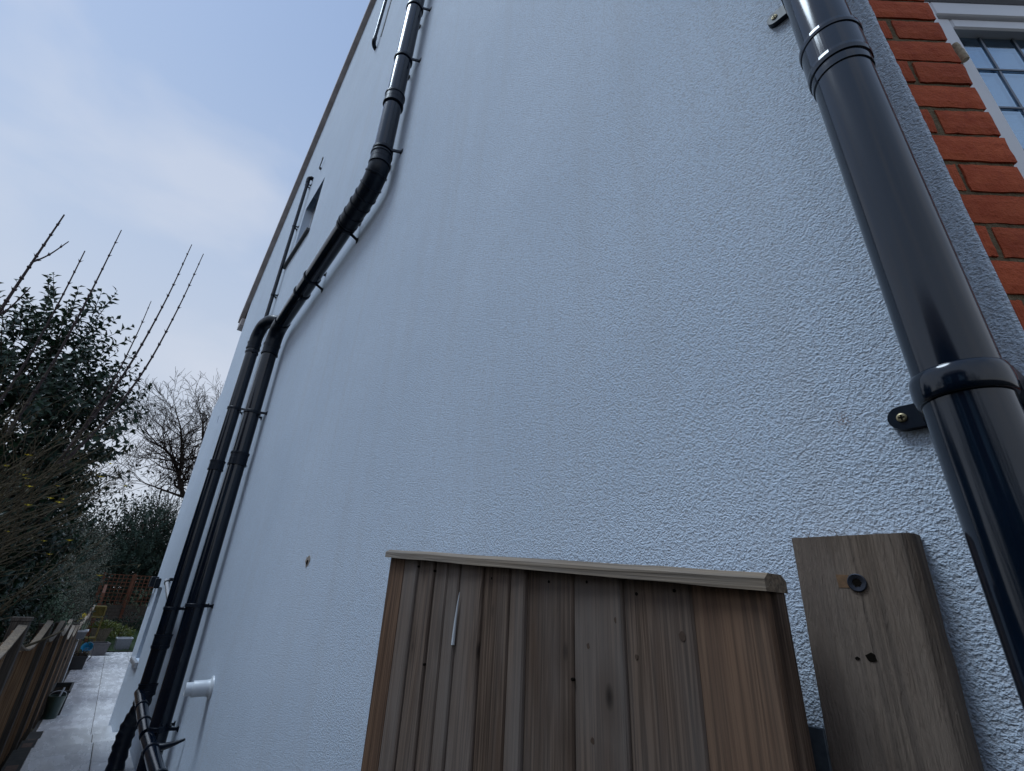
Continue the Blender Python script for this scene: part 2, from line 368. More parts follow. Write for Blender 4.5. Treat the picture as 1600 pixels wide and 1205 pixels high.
# paving strip against the wall
for k in range(9):
    u = 4.3 + k * 0.68
    v0 = 1.085; v1 = wall_v(u + 0.3) - 0.03
    z = [s for s in STEPS if s[0] <= u < s[1]][0][2]
    if v1 - v0 > 0.06: slab(u + J / 2, min(u + 0.68, 10.7) - J / 2, v0, round(v1, 2), z + 0.02)
# brick edging left of the steps
for k, (u0, u1, z) in enumerate(STEPS[:3]):
    n = int((min(u1, 11) - max(u0, 6.5)) / 0.225)
    for i in range(n):
        b = max(u0, 6.5) + i * 0.225
        if 'edg' not in slab_meshes:
            q = MB(); q.box((0, 0, -0.065), (0.215, 0.1, 0), 0.006); slab_meshes['edg'] = q.mesh('edging_brick', m_plain('edging_brick', (0.14, 0.085, 0.06), 0.9, sc=20, bmp=0.004))
        o = link('edging_brick', slab_meshes['edg'], patio); o.matrix_world = Matrix.Translation(fp(b, 0.04, z - 0.012 + random.uniform(-.006, .006))) @ FM.to_3x3().to_4x4()
# lawn
lw = MB(); nx = 12
for i in range(nx):
    for j in range(8):
        def lp(a, b):
            x = -22.65 - a * 9.5 / nx; y = -0.3 - 0.4 + b * 6.0 / 8; return (x, y, 0.02 + 0.52 * min(1, (a / nx) * 1.5))
        lw.face([lp(i, j), lp(i + 1, j), lp(i + 1, j + 1), lp(i, j + 1)])
lawn = struct(lw.build('lawn', m_plain('turf', (0.03, 0.05, 0.018), 0.95, var=0.4, sc=6)))
gr = MB()
for k in range(9000):
    a = random.random() ; x = -22.7 - a * 6.2; y = random.uniform(-0.6, 3.6); z = 0.02 + 0.52 * min(1, (a * 6.2 / 9.5) * 1.5)
    q = random.uniform(0, 6.28); h = random.uniform(0.05, 0.11); w = 0.008; lx, ly = math.cos(q), math.sin(q); tx, ty = random.uniform(-.03, .03), random.uniform(-.03, .03)
    gr.face([(x - lx * w, y - ly * w, z), (x + lx * w, y + ly * w, z), (x + tx, y + ty, z + h)])
struct(gr.build('grass', GRASSM, fix=False), 'stuff', 'short green grass beyond the paving')

# ================================================================== HOUSE
house = thing('house', 'white rendered gable end house with black drainpipes and brick bay', 'house')
HOLES = [(-6.70, -5.845, 6.63, 7.90), (-10.02, -9.52, 1.03, 2.02), (-9.40, -9.34, 4.66, 4.80), (-10.74, -10.58, 1.72, 1.92)]
def wall_grid(mb, x0, x1, z0, z1, holes, y=0.0):
    xs = sorted({x0, x1, *[v for h in holes for v in h[:2] if x0 < v < x1]}); zs = sorted({z0, z1, *[v for h in holes for v in h[2:] if z0 < v < z1]})
    for i in range(len(xs) - 1):
        for j in range(len(zs) - 1):
            cx, cz = (xs[i] + xs[i + 1]) / 2, (zs[j] + zs[j + 1]) / 2
            if any(h[0] < cx < h[1] and h[2] < cz < h[3] for h in holes): continue
            mb.face([(xs[i], y, zs[j]), (xs[i + 1], y, zs[j]), (xs[i + 1], y, zs[j + 1]), (xs[i], y, zs[j + 1])])
RX, RZ = -5.12, 12.92                     # ridge
EZ = 7.62
w = MB(); wall_grid(w, -10.2, 0.0, 0.0, EZ, HOLES)
w.face([(-10.2, 0, EZ), (0.0, 0, EZ), (RX, 0, RZ)])
# reveals of the openings
for (a, b, c, d), dep in zip(HOLES, (0.16, 0.12, 0.05, 0.05)):
    if a < -10.2: continue
    for q in ([(a, 0, c), (a, dep, c), (a, dep, d), (a, 0, d)], [(b, 0, c), (b, 0, d), (b, dep, d), (b, dep, c)], [(a, 0, d), (a, dep, d), (b, dep, d), (b, 0, d)], [(a, 0, c), (b, 0, c), (b, dep, c), (a, dep, c)]): w.face(q)
w.face([(-9.40, 0.05, 4.66), (-9.34, 0.05, 4.66), (-9.34, 0.05, 4.80), (-9.40, 0.05, 4.80)])
# render stop edge at the brick corner: a thin, slightly ragged return
zz = 0.0; rag = []
while zz < EZ: rag.append(zz); zz += 0.012 if 2.3 < zz < 3.5 else 0.25
rag.append(EZ); offx = [0.004 + random.uniform(-0.0006, 0.0010) for _ in rag]
for k in range(len(rag) - 1):
    w.face([(0, 0, rag[k]), (offx[k], 0.002, rag[k]), (offx[k + 1], 0.002, rag[k + 1]), (0, 0, rag[k + 1])])
    w.face([(offx[k], 0.002, rag[k]), (offx[k] - 0.001, 0.03, rag[k]), (offx[k + 1] - 0.001, 0.03, rag[k + 1]), (offx[k + 1], 0.002, rag[k + 1])])
w.build('rendered_wall', RENDER, house)
# far return, rear wall and front above bay
w2 = MB(); w2.face([(-10.2, 0, 5.38), (-10.2, 7, 5.38), (-10.2, 7, EZ), (-10.2, 0, EZ)]); w2.face([(-10.2, 7, 0), (3.0, 7, 0), (3.0, 7, EZ), (-10.2, 7, EZ)])
w2.face([(0.0, 0.03, 3.6), (0.0, 7, 3.6), (0.0, 7, EZ), (0.0, 0.03, EZ)]); w2.build('plain_wall', RENDER, house)
# rear extension flush with the side wall
ex = MB(); wall_grid(ex, -10.76, -10.2, 0.0, 5.30, HOLES)
ex.face([(-10.76, 0, 5.30), (-10.2, 0, 5.30), (-10.2, 0, 5.50)])
ex.face([(-10.76, 0, 0), (-10.76, 0, 5.3), (-10.76, 5, 5.3), (-10.76, 5, 0)]); ex.face([(-10.76, 0, 5.3), (-10.2, 0, 5.5), (-10.2, 5, 5.5), (-10.76, 5, 5.3)])
a, b, c, d = HOLES[3]; dep = 0.05
for q in ([(a, 0, c), (a, dep, c), (a, dep, d), (a, 0, d)], [(b, 0, c), (b, 0, d), (b, dep, d), (b, dep, c)], [(a, 0, d), (a, dep, d), (b, dep, d), (b, 0, d)], [(a, dep, c), (b, dep, c), (b, dep, d), (a, dep, d)]): ex.face(q)
ex.build('extension_wall', RENDER, house)
# roof and verge
rf = MB(); rs = Vector((RX + 10.2, 0, RZ - EZ)).normalized()
el = Vector((-10.2, 0, EZ)) - rs * 0.55; er = Vector((0.0, 0, EZ)) - Vector((-rs.x, 0, rs.z)) * 0.55; top = Vector((RX, 0, RZ))
for (p, q) in ((el, top), (er, top)):
    rf.prism([p + Vector((0, -0.06, 0.035)), q + Vector((0, -0.06, 0.035)), q + Vector((0, -0.06, 0.16)), p + Vector((0, -0.06, 0.16))], (0, 7.1, 0))
rf.build('roof', ROOF, house)
vg = MB()
for (p, q) in ((el, top), (er, top)):
    vg.prism([p + Vector((0, -0.085, 0.0)), q + Vector((0, -0.085, 0.0)), q + Vector((0, -0.085, 0.17)), p + Vector((0, -0.085, 0.17))], (0, 0.022, 0))
    vg.prism([p + Vector((0, -0.062, 0.0)), q + Vector((0, -0.062, 0.0)), q + Vector((0, -0.062, 0.03)), p + Vector((0, -0.062, 0.03))], (0, 0.06, 0))
vg.box((el.x - 0.02, -0.06, el.z - 0.16), (el.x + 0.3, 0.3, el.z - 0.004)); vg.build('verge_board', VERGE, house)
# upper window
wd = MB(); a, b, c, d = HOLES[0]; fw = 0.06
wd.box((a, 0.11, c), (a + fw, 0.16, d)); wd.box((b - fw, 0.11, c), (b, 0.16, d)); wd.box((a + fw, 0.11, d - fw), (b - fw, 0.16, d)); wd.box((a + fw, 0.11, c), (b - fw, 0.16, c + fw))
win = wd.build('window', UPVC, house); q = MB(); q.box((a + fw, 0.13, c + fw), (b - fw, 0.14, d - fw)); q.build('pane', GLASS, win)
q = MB(); q.box((a - 0.29, -0.045, c - 0.05), (b + 0.0, 0.11, c - 0.002), 0.004); q.build('window_sill', SILL, win)
# lower far window
wd = MB(); a, b, c, d = HOLES[1]
wd.box((a, 0.07, c), (a + .05, 0.12, d)); wd.box((b - .05, 0.07, c), (b, 0.12, d)); wd.box((a + .05, 0.07, d - .05), (b - .05, 0.12, d)); wd.box((a + .05, 0.07, c), (b - .05, 0.12, c + .05))
win2 = wd.build('window', UPVC, house); q = MB(); q.box((a + .05, 0.09, c + .05), (b - .05, 0.10, d - .05)); q.build('pane', GLASS, win2)
q = MB(); q.box((a - 0.25, -0.04, c - 0.07), (b + 0.07, 0.07, c - 0.003), 0.004)
for k in range(6): q.box((a - 0.2 + k * 0.13, -0.046, c - 0.06), (a - 0.13 + k * 0.13, -0.0405, c - 0.015))
q.build('window_sill', SILLM, win2)
# drilled hole with chipped render, and a wire hook near the top window
h = MB(); pts = [(-2.944 + math.cos(t) * 0.036 * random.uniform(.6, 1.15), -0.003, 2.178 + math.sin(t) * 0.032 * random.uniform(.6, 1.15)) for t in [i * 0.45 for i in range(14)]]
h.prism(pts, (0, 0.004, 0)); hp = h.build('chipped_patch', m_plain('raw_render', (0.30, 0.25, 0.21), 0.95, var=0.5, sc=80, bmp=0.004), house)
h = MB(); h.lathe((-2.94, -0.002, 2.172), (0, -1, 0), [(0, 0.0001), (0, 0.014), (0.004, 0.012), (0.0045, 0.0001)], 14); h.build('drill_hole', DARK, hp)
h = MB(); h.tube([(-6.38, -0.03, 8.23), (-6.37, -0.03, 8.30), (-6.34, -0.03, 8.36), (-6.31, -0.03, 8.40), (-6.33, -0.03, 8.44), (-6.36, -0.03, 8.41)], 0.008, 8); h.box((-6.39, -0.03, 8.22), (-6.36, 0.0, 8.25)); h.build('wire_hook', SILL, house)

# ---- canted brick bay
PH = R_(51.0); BD = Vector((math.cos(PH), math.sin(PH), 0)); BN = Vector((-math.sin(PH), math.cos(PH), 0))   # along, inward
BO = Vector((0.002, 0.010, 0))
BM = Matrix(((BD.x, BN.x, 0, BO.x), (BD.y, BN.y, 0, BO.y), (0, 0, 1, 0), (0, 0, 0, 1)))
bw_ = MB(); bw_.box((0.0, 0.0045, 0.36), (0.131, 0.104, 4.6), M=BM); bw_.box((0.135, 0.03, 0.36), (1.45, 0.104, 1.2), M=BM); bw_.box((0.135, 0.012, 3.69), (1.45, 0.104, 4.6), M=BM)
bay = bw_.build('bay_wall', MORTAR, house)
CH = 0.0722; z = 1.0; k = 0
def brick_mesh(L, Hh=0.0622, Dp=0.1):
    b = MB(); nx = 9; nz = 4; rr = random.Random(int(L * 1000) + k)
    P = {}
    for i in range(nx + 1):
        for j in range(nz + 1):
            ed = (i in (0, nx)) or (j in (0, nz))
            P[i, j] = (i * L / nx + (rr.uniform(-.0013, .0013) if ed else 0), (0.0018 if ed else 0.0) + rr.uniform(-.0006, .0006), j * Hh / nz + (rr.uniform(-.0013, .0013) if ed else 0))
    for i in range(nx):
        for j in range(nz): b.face([P[i, j], P[i + 1, j], P[i + 1, j + 1], P[i, j + 1]], True)
    for i in range(nx):
        for j, s in ((0, 1), (nz, -1)): b.face([P[i, j], P[i + 1, j], (P[i + 1, j][0], Dp, P[i + 1, j][2]), (P[i, j][0], Dp, P[i, j][2])])
    for j in range(nz):
        for i in (0, nx): b.face([P[i, j], P[i, j + 1], (P[i, j + 1][0], Dp, P[i, j + 1][2]), (P[i, j][0], Dp, P[i, j][2])])
    return b
bms = {}
z = 3.186 - CH * 30
for k in range(50):
    odd = k % 2; segs = ((0.034, 0.135), (0.001, 0.024)) if odd else ((0.001, 0.137),)
    for (s0, s1) in segs:
        key = (odd, s0, k % 5)
        if key not in bms: bms[key] = brick_mesh(s1 - s0).build('brick', BRICK, bay); o = bms[key]
        else: o = link('brick', bms[key].data, bay)
        o.matrix_world = BM @ Matrix.Translation((s0 + random.uniform(-.003, .002), random.uniform(-.0015, .0015), z + random.uniform(-.001, .001)))
    z += CH
# brick panels right of the reveal, below the window, out of the frame
# ---- bay window (set back in the reveal)
FD0 = 0.050
def bb(mb, u0, u1, v0, v1, z0, z1, bev=0.0): mb.box((u0, v0, z0), (u1, v1, z1), bev, M=BM)
f = MB(); Z0, Z1 = 1.2, 3.356
bb(f, 0.140, 0.214, FD0, FD0 + .07, Z0, Z1, .003); bb(f, 1.33, 1.42, FD0, FD0 + .07, Z0, Z1, .003); bb(f, 0.214, 1.33, FD0, FD0 + .07, Z1 - 0.05, Z1, .003); bb(f, 0.214, 1.33, FD0, FD0 + .07, Z0, Z0 + .06, .003)
bwin = f.build('bay_window_frame', UPVC, house)
f = MB(); bb(f, 0.216, 0.250, FD0 + .008, FD0 + .06, Z0 + .062, Z1 - .052, .004); bb(f, 0.76, 0.80, FD0 + .008, FD0 + .06, Z0 + .062, Z1 - .052, .004); bb(f, 0.250, 0.76, FD0 + .008, FD0 + .06, Z1 - .086, Z1 - .052, .004); bb(f, 0.250, 0.76, FD0 + .008, FD0 + .06, Z0 + .062, Z0 + .1, .004)
f.build('sash', UPVC, bwin)
f = MB(); bb(f, 0.250, 0.76, FD0 + .030, FD0 + .034, Z0 + .1, Z1 - .086); f.build('pane', GLASS, bwin)
f = MB(); bb(f, 0.80, 1.33, FD0 + .030, FD0 + .034, Z0 + .06, Z1 - .05); f.build('pane', GLASS, bwin)
for u in (0.326, 0.404, 0.482, 0.560, 0.638, 0.714):
    f = MB(); bb(f, u - .0026, u + .0026, FD0 + .0275, FD0 + .0298, Z0 + .1, Z1 - .086); f.build('lead_strip', LEAD, bwin)
for zz in [3.148 - 0.131 * i for i in range(14)]:
    f = MB(); bb(f, 0.250, 0.76, FD0 + .0265, FD0 + .0285, zz - .0026, zz + .0026); f.build('lead_strip', LEAD, bwin)
# slatted blind and dark room behind the glass
for i in range(26):
    f = MB(); bb(f, 0.24, 1.32, FD0 + .11, FD0 + .135, 1.35 + i * 0.07, 1.35 + i * 0.07 + 0.018); f.build('blind_slat', BLIND, bwin)
f = MB()
bb(f, 0.116, 1.45, 0.80, 0.82, 0.36, 3.6); bb(f, 0.116, 1.45, 0.106, 0.80, 3.52, 3.54); f.build('room_lining', ROOM, house)
# head trim above the window: stepped grey boards
HEAD = m_plain('head_trim', (0.22, 0.23, 0.25), 0.5, var=0.08, sc=5)
for i, (v0, z0, z1) in enumerate(((0.044, Z1 + .002, Z1 + .070), (0.030, Z1 + .072, Z1 + .20), (0.016, Z1 + .202, Z1 + .334))):
    f = MB(); bb(f, 0.140, 1.45, v0, 0.104, z0, z1, .006); f.build('head_trim', HEAD, house)

fo = MB(); pts = []
for i in range(7): pts.append(BM @ Vector((0.210 - i * .0012 + random.uniform(-.0006, .0006), FD0 - 0.0075, 3.118 + i * 0.0088)))
fo.tube(pts, [.0068, .0078, .0070, .0078, .0070, .0078, .0066], 10)
tag(fo.build('foam_plug', FOAM), 'small beige ridged plug wedged between red brick and white window frame', 'plug')

# ================================================================== PIPES
def wallp(x, z, off): return Vector((x, -off, z))
def coupling(parent, p, d, r, ln=0.11, name='coupling'):
    m = MB(); e = r * 1.10; s = r * 1.17; h = ln / 2
    m.lathe(p, d, [(-h, r * .99), (-h, s), (-h + .016, s), (-h + .017, e), (-.006, e), (-.005, e * 1.012), (.005, e * 1.012), (.006, e), (h - .017, e), (h - .016, s), (h, s), (h, r * .99)], 40)
    m.build(name, PVCM, parent)
def bracket(parent, p, d, r, off, ears=False, arms=True, lug=0.03):
    p = Vector(p); d = Vector(d).normalized(); s = Vector((0, 1, 0)).cross(d).normalized()
    m = MB(); e = r * 1.09; m.lathe(p, d, [(-.015, r * .99), (-.015, e), (-.012, e * 1.03), (.012, e * 1.03), (.015, e), (.015, r * .99)], 36)
    Y = Vector((0, 1, 0))
    for sg in (-1, 1):
        if arms:                            # tapering stand-off arm from the ring to a foot on the wall
            a0 = p + s * sg * r * 0.80 + Y * r * .55; a1 = p + s * sg * (r + lug * .6); a1 = Vector((a1.x, -0.012, a1.z)); foot = Vector((a1.x, -0.004, a1.z)) + s * sg * 0.012
            t = d * 0.013
            q = s * sg * 0.007
            n = len(m.v)
            ring = [[a0 + t + q, a0 - t + q, a0 - t - q, a0 + t - q], [a1 + t * .8 + q, a1 - t * .8 + q, a1 - t * .8 - q, a1 + t * .8 - q], [foot + t * 1.4 + q * 3, foot - t * 1.4 + q * 3, foot - t * 1.4 - q * 2, foot + t * 1.4 - q * 2], [Vector((v.x, 0.002, v.z)) for v in (foot + t * 1.4 + q * 3, foot - t * 1.4 + q * 3, foot - t * 1.4 - q * 2, foot + t * 1.4 - q * 2)]]
            for i in range(3):
                for j in range(4): m.face([ring[i][j], ring[i][(j + 1) % 4], ring[i + 1][(j + 1) % 4], ring[i + 1][j]])
        if ears:
            c = p + s * sg * (r + 0.016)
            MM = Matrix.Translation(c) @ Matrix((( s.x, 0, d.x, 0), (s.y, 1, d.y, 0), (s.z, 0, d.z, 0), (0, 0, 0, 1)))
            m.box((-.018, -.016, -.022), (.018, .016, .022), .003, M=MM)
    return m.build('bracket', PVCM, parent)
def arc(pts, n=6):                           # smooth a polyline by Catmull-Rom
    P = [Vector(p) for p in pts]; P = [P[0] * 2 - P[1]] + P + [P[-1] * 2 - P[-2]]; o = []
    for i in range(1, len(P) - 2):
        for k in range(n):
            t = k / n; a, b, c, d = P[i - 1], P[i], P[i + 1], P[i + 2]
            o.append(0.5 * ((2 * b) + (c - a) * t + (2 * a - 5 * b + 4 * c - d) * t * t + (3 * b - a - 3 * c + d) * t ** 3))
    return o + [P[-2]]
UP = Vector((0, 0, 1)); r = 0.074; O = 0.118
# main soil pipe with its long offset
sp = thing('soil_pipe', 'black soil pipe with long near-horizontal offset, coming down beside the white flue', 'drainpipe')
def tube_part(name, pts, rad, parent, mat=PVC, seg=32): m = MB(); m.tube(pts, rad, seg); return m.build(name, mat, parent)
tube_part('upper_pipe', [wallp(-2.86, 10.2, O), wallp(-2.865, 5.20, O)], r, sp)
e1 = arc([wallp(-2.866, 5.22, O), wallp(-2.885, 5.09, O), wallp(-2.99, 4.99, O), wallp(-3.13, 4.955, O), wallp(-3.30, 4.935, O)])
tube_part('elbow', e1, 0.082, sp, PVCM)
dd_ = (wallp(-5.15, 4.715, O) - wallp(-3.28, 4.937, O)).normalized()
tube_part('offset_pipe', [wallp(-3.24, 4.942, O), wallp(-5.18, 4.712, O)], r, sp)
e2 = arc([wallp(-5.12, 4.719, O), wallp(-5.25, 4.695, O), wallp(-5.335, 4.61, O), wallp(-5.36, 4.48, O)]); tube_part('elbow', e2, 0.082, sp, PVCM)
tube_part('lower_pipe', [wallp(-5.36, 4.50, O), wallp(-5.38, 0.36, O)], r, sp)
for p, d in ((wallp(-2.862, 5.92, O), UP), (wallp(-2.866, 5.20, O), UP), (wallp(-3.34, 4.93, O), dd_), (wallp(-5.36, 4.46, O), UP), (wallp(-5.365, 3.21, O), UP)): coupling(sp, p, d, r, .13)
for i in range(4):                          # ribs of the moulded elbow
    p = e1[7 + i * 4]; d = e1[8 + i * 4] - e1[6 + i * 4]; m = MB(); m.lathe(p, d, [(-.008, .08), (-.005, .089), (.005, .089), (.008, .08)], 32); m.build('elbow_rib', PVCM, sp)
for z in (7.3, 6.49, 5.30): bracket(sp, wallp(-2.862, z, O), UP, r, O)
for x in (-3.44, -4.24): bracket(sp, wallp(x, 4.942 - (-3.24 - x) * 0.1186, O), dd_, r, O)
bracket(sp, wallp(-4.52, 4.79, O), dd_, r, O, ears=True, arms=False)
for z in (3.709, 1.88): bracket(sp, wallp(-5.363, z, O), UP, r, O)
bracket(sp, wallp(-5.375, 0.98, O), UP, r, O, ears=True)
# second soil pipe
s2 = thing('soil_pipe', 'black soil pipe coming out of the wall, farther of the two tall parallel pipes', 'drainpipe')
tube_part('bend', arc([Vector((-6.36, 0.03, 5.36)), wallp(-6.47, 5.385, .05), wallp(-6.64, 5.36, .10), wallp(-6.75, 5.24, O), wallp(-6.775, 5.08, O)]), 0.079, s2, PVCM)
tube_part('pipe', [wallp(-6.775, 5.12, O), wallp(-6.80, 1.02, O)], r, s2)
tube_part('foot_bend', arc([wallp(-6.80, 1.04, O), wallp(-6.85, 0.88, .12), wallp(-6.95, 0.72, .15), wallp(-6.97, 0.55, .16), wallp(-6.93, 0.36, .16)]), [.076 + .007 * math.sin(i * 2.2) for i in range(25)], s2, PVCM)
for z, ll in ((5.08, .1), (3.40, .12), (1.50, .12), (1.06, .1)): coupling(s2, wallp(-6.78, z, O), UP, r, ll)
for z, e in ((4.98, True), (4.154, False), (1.811, False), (1.44, True), (1.03, True)): bracket(s2, wallp(-6.782, z, O), UP, r, O, ears=e, arms=not e)
# thin waste pipes
tw = thing('waste_pipe', 'thin black waste pipe beside the upper window, dropping into the bend below', 'drainpipe')
tube_part('pipe', [wallp(-6.93, 8.42, .06), wallp(-6.95, 5.36, .06)], .026, tw, seg=18)
tube_part('elbow', arc([Vector((-6.90, 0.02, 8.43)), wallp(-6.90, 8.45, .03), wallp(-6.93, 8.43, .06), wallp(-6.93, 8.34, .06)]), .033, tw, PVCM, 16)
for z in (8.30, 7.38, 6.05): bracket(tw, wallp(-6.94, z, .06), UP, .027, .06, ears=False, lug=.012)
tw2 = thing('waste_pipe', 'short thin black waste pipe near the verge at the very top of the wall', 'drainpipe')
tube_part('pipe', [wallp(-4.70, 9.36, .06), wallp(-4.62, 11.2, .06)], .023, tw2, seg=18)
tube_part('elbow', arc([Vector((-4.78, 0.02, 9.30)), wallp(-4.75, 9.30, .03), wallp(-4.70, 9.31, .06), wallp(-4.70, 9.42, .06)]), .03, tw2, PVCM, 16)
cb = MB(); cb.tube([wallp(-4.60, 9.36, .006), wallp(-4.52, 11.2, .006)], .006, 8)
tag(cb.build('cable', SILL), 'thin dark cable on the wall beside the topmost waste pipe', 'cable')
# sloping low waste pipes
wl = thing('waste_pipe', 'glossy sloping waste pipe clipped low between the two soil pipes', 'drainpipe')
tube_part('pipe', [wallp(-6.80, 1.03, .17), wallp(-5.42, 0.93, .19)], .046, wl)
for x in (-6.25, -5.75): m = MB(); dv = Vector((1.38, -.02, -.1)).normalized(); m.lathe(wallp(x, 1.03 - (x + 6.8) * .0725, .17 + (x + 6.8) * .0145), dv, [(-.012, .045), (-.012, .053), (.012, .053), (.012, .045)], 32); m.build('clip', PVCM, wl)
wk = thing('waste_pipe', 'glossy black pipe stub below the bracket at the foot of the nearer soil pipe', 'drainpipe')
tube_part('pipe', [wallp(-5.30, 0.93, .19), wallp(-3.9, 0.88, .19)], .047, wk)
for x in (-4.95, -4.35): m = MB(); dv = Vector((1.4, 0, -.05)).normalized(); m.lathe(wallp(x, .93 - (x + 5.3) * .036, .19), dv, [(-.015, .046), (-.015, .054), (.015, .054), (.015, .046)], 32); m.build('clip', PVCM, wk)
m = MB(); m.tube(arc([wallp(-5.00, .93, .16), wallp(-4.96, .94, .11), wallp(-4.92, .96, .06), wallp(-4.89, .985, .005)]), [.03 - .0012 * i for i in range(19)], 8); m.build('wall_arm', PVCM, wk)
wf = thing('waste_pipe', 'short grey sloping pipe behind the farther soil pipe', 'drainpipe')
tube_part('pipe', [wallp(-8.62, 2.10, .06), wallp(-6.83, 1.72, .09)], .03, wf, m_plain('grey_pipe', (0.30, 0.31, 0.33), 0.25, 0.3))
m = MB(); dv = Vector((1.79, -.03, -.38)).normalized(); m.lathe(wallp(-8.5, 2.075, .062), dv, [(-.02, .029), (-.02, .037), (.02, .037), (.02, .029)], 24); m.box((-8.55, -.05, 2.10), (-8.42, 0, 2.14)); m.build('clip', PVCM, wf)
ws = thing('wall_clip', 'black double pipe clip fixed at the far end of the white wall', 'clip')
m = MB(); m.box((-10.62, -.10, 2.02), (-10.42, .0, 2.18), .01); m.build('clip_body', PVCM, ws)
m = MB(); m.box((-10.10, -.07, 2.00), (-9.98, -.0, 2.15), .01); m.build('clip_strap', PVCM, ws)
# white flue
fl = thing('boiler_flue', 'white plastic flue stub with round wall flange', 'flue'); FC = Vector((-4.50, 0, 1.365))
fd = Vector((-0.10, -1, -0.03)).normalized()
m = MB(); m.lathe(FC, fd, [(-.02, .052), (.115, .052), (.118, .050)], 36, True); m.build('outer_sleeve', PVCW, fl)
m = MB(); m.lathe(FC, fd, [(.118, .050), (.118, .043), (.160, .043), (.163, .040), (.163, .036), (.06, .034)], 36); m.build('inner_pipe', PVCW, fl)
m = MB(); m.lathe(FC, fd, [(-.01, .076), (.006, .075), (.009, .070), (.011, .058), (.020, .054), (.03, .052)], 40, True); m.build('flange', PVCW, fl)

# right downpipe
dp = thing('downpipe', 'large glossy black downpipe standing beside the brick corner', 'drainpipe'); DX, DO, DR = -0.073, 0.088, 0.0485
tube_part('lower_pipe', [(DX, -DO, 0.36), (DX, -DO, 2.985)], DR, dp, seg=64)
tube_part('upper_pipe', [(DX, -DO, 3.0), (DX, -DO, 5.6)], DR, dp, seg=64)
m = MB(); q = DR
m.lathe((DX, -DO, 3.02), UP, [(-.068, q), (-.067, q * 1.045), (-.055, q * 1.05), (-.045, q * 1.05), (-.0445, q * 1.10), (-.034, q * 1.115), (-.026, q * 1.10), (.036, q * 1.085), (.0365, q * 1.125), (.044, q * 1.135), (.052, q * 1.12), (.053, q)], 72); m.build('socket', PVC, dp)
def bracket_big(z):
    m = MB(); q = DR
    prof = [(-.020, q * .99), (-.0205, q * 1.06), (-.018, q * 1.095), (-.010, q * 1.125), (0, q * 1.132), (.010, q * 1.125), (.018, q * 1.095), (.0205, q * 1.06), (.020, q * .99)]
    m.lathe((DX, -DO, z), UP, prof, 72, True)
    ob = m.build('bracket', PVC, dp)
    for sg in (-1, 1):
        l = MB(); cx = DX + sg * 0.086; pts = [(cx - sg * .04, -0.014, z - .019), (cx - sg * .04, -0.014, z + .019)] + [(cx + sg * math.sin(t) * .019, -0.014, z + math.cos(t) * .019) for t in [i * math.pi / 8 for i in range(9)]]
        l.prism(pts, (0, 0.0145, 0)); 
        l.prism([(DX + sg * q * .92, -DO + .01, z - .016), (DX + sg * q * 1.12, -DO + .01, z - .016), (DX + sg * q * 1.25, -0.012, z - .017), (DX + sg * q * .9, -0.012, z - .017)], (0, 0, .034))
        lo = l.build('lug', PVCM, ob)
        s_ = MB(); s_.lathe((cx, -0.0145, z), (0, -1, 0), [(-.001, .0073), (.0012, .0070), (.0020, .0050), (.0020, .0001)], 20); so = s_.build('screw', BRASS, ob)
        c_ = MB(); c_.box((cx - .0042, -0.0172, z - .0011), (cx + .0042, -0.0164, z + .0011)); c_.box((cx - .0011, -0.01725, z - .0042), (cx + .0011, -0.01645, z + .0042)); c_.build('screw_slot', DARK, ob)
for z in (2.298, 3.385, 1.2): bracket_big(z)

# ================================================================== GATE folded back against the wall, and its timber
gate = thing('wooden_gate', 'brown vertical board timber gate leaf leaning close to the white wall', 'gate')
GY = -0.138; GB = 0.42
def gz(x): return 2.132 + (-1.62 - x) * 0.0765          # underside of the cap
edges = [-1.521, -1.425, -1.325, -1.25, -1.185, -1.075, -0.965, -0.906, -0.756, -0.627, -0.481, -0.357]
def board(x0, x1, mat, name='board', yo=0.0, th=0.018, taper=0.006):
    b = MB(); L0 = 0.0; z0 = gz(x0) - GB + .006; z1 = gz(x1) - GB + .006; wd = x1 - x0; nz = 1
    # feather-edged: thick on the left, thin on the right, a little rounded
    prof = [(-.006, 0), (-.006, -th + taper + .002), (.003, -th + taper), (wd * .5, -th + taper * .45), (wd - .0075, -th), (wd - .004, -th * .8), (wd - .003, 0)]
    poly = lambda zf: [(px, py, zf(px)) for px, py in prof]
    a = poly(lambda q: 0.0); c = poly(lambda q: z0 + (z1 - z0) * min(q, wd) / wd); n = len(prof)
    b.face(a); b.face(c)
    for k in range(n): b.face([a[k], a[(k + 1) % n], c[(k + 1) % n], c[k]])
    return link(name, b.mesh(name, mat), gate, (x0, GY + 0.016 + yo, GB))
for i in range(len(edges) - 1):
    fresh = i >= len(edges) - 2
    board(edges[i], edges[i + 1], GATEO if fresh else GATEW, yo=random.uniform(-.002, .002))
st = MB(); st.box((0, 0, 0), (0.092, 0.036, 1.0)); 
b = MB(); b.prism([(0, 0, 0), (0.104, 0, 0), (0.104, 0, gz(-1.525) - GB + .006), (0, 0, gz(-1.629) - GB + .006)], (0, .036, 0)); b.build('edge_stile', GATEO, gate).location = (-1.629, GY + .002, GB)
b = MB(); b.prism([(0, 0, 0), (0.05, 0, 0), (0.05, 0, gz(-.36) - GB + .006), (0, 0, gz(-.41) - GB + .006)], (0, .028, 0)); b.build('end_stile', GATEW, gate).location = (-0.402, GY + .0175, GB)
for zz in (0.6, 1.2, 1.85):
    b = MB(); b.box((-1.52, GY + .0175, zz), (-.405, GY + .045, zz + .09)); b.build('ledge', GATEW, gate)
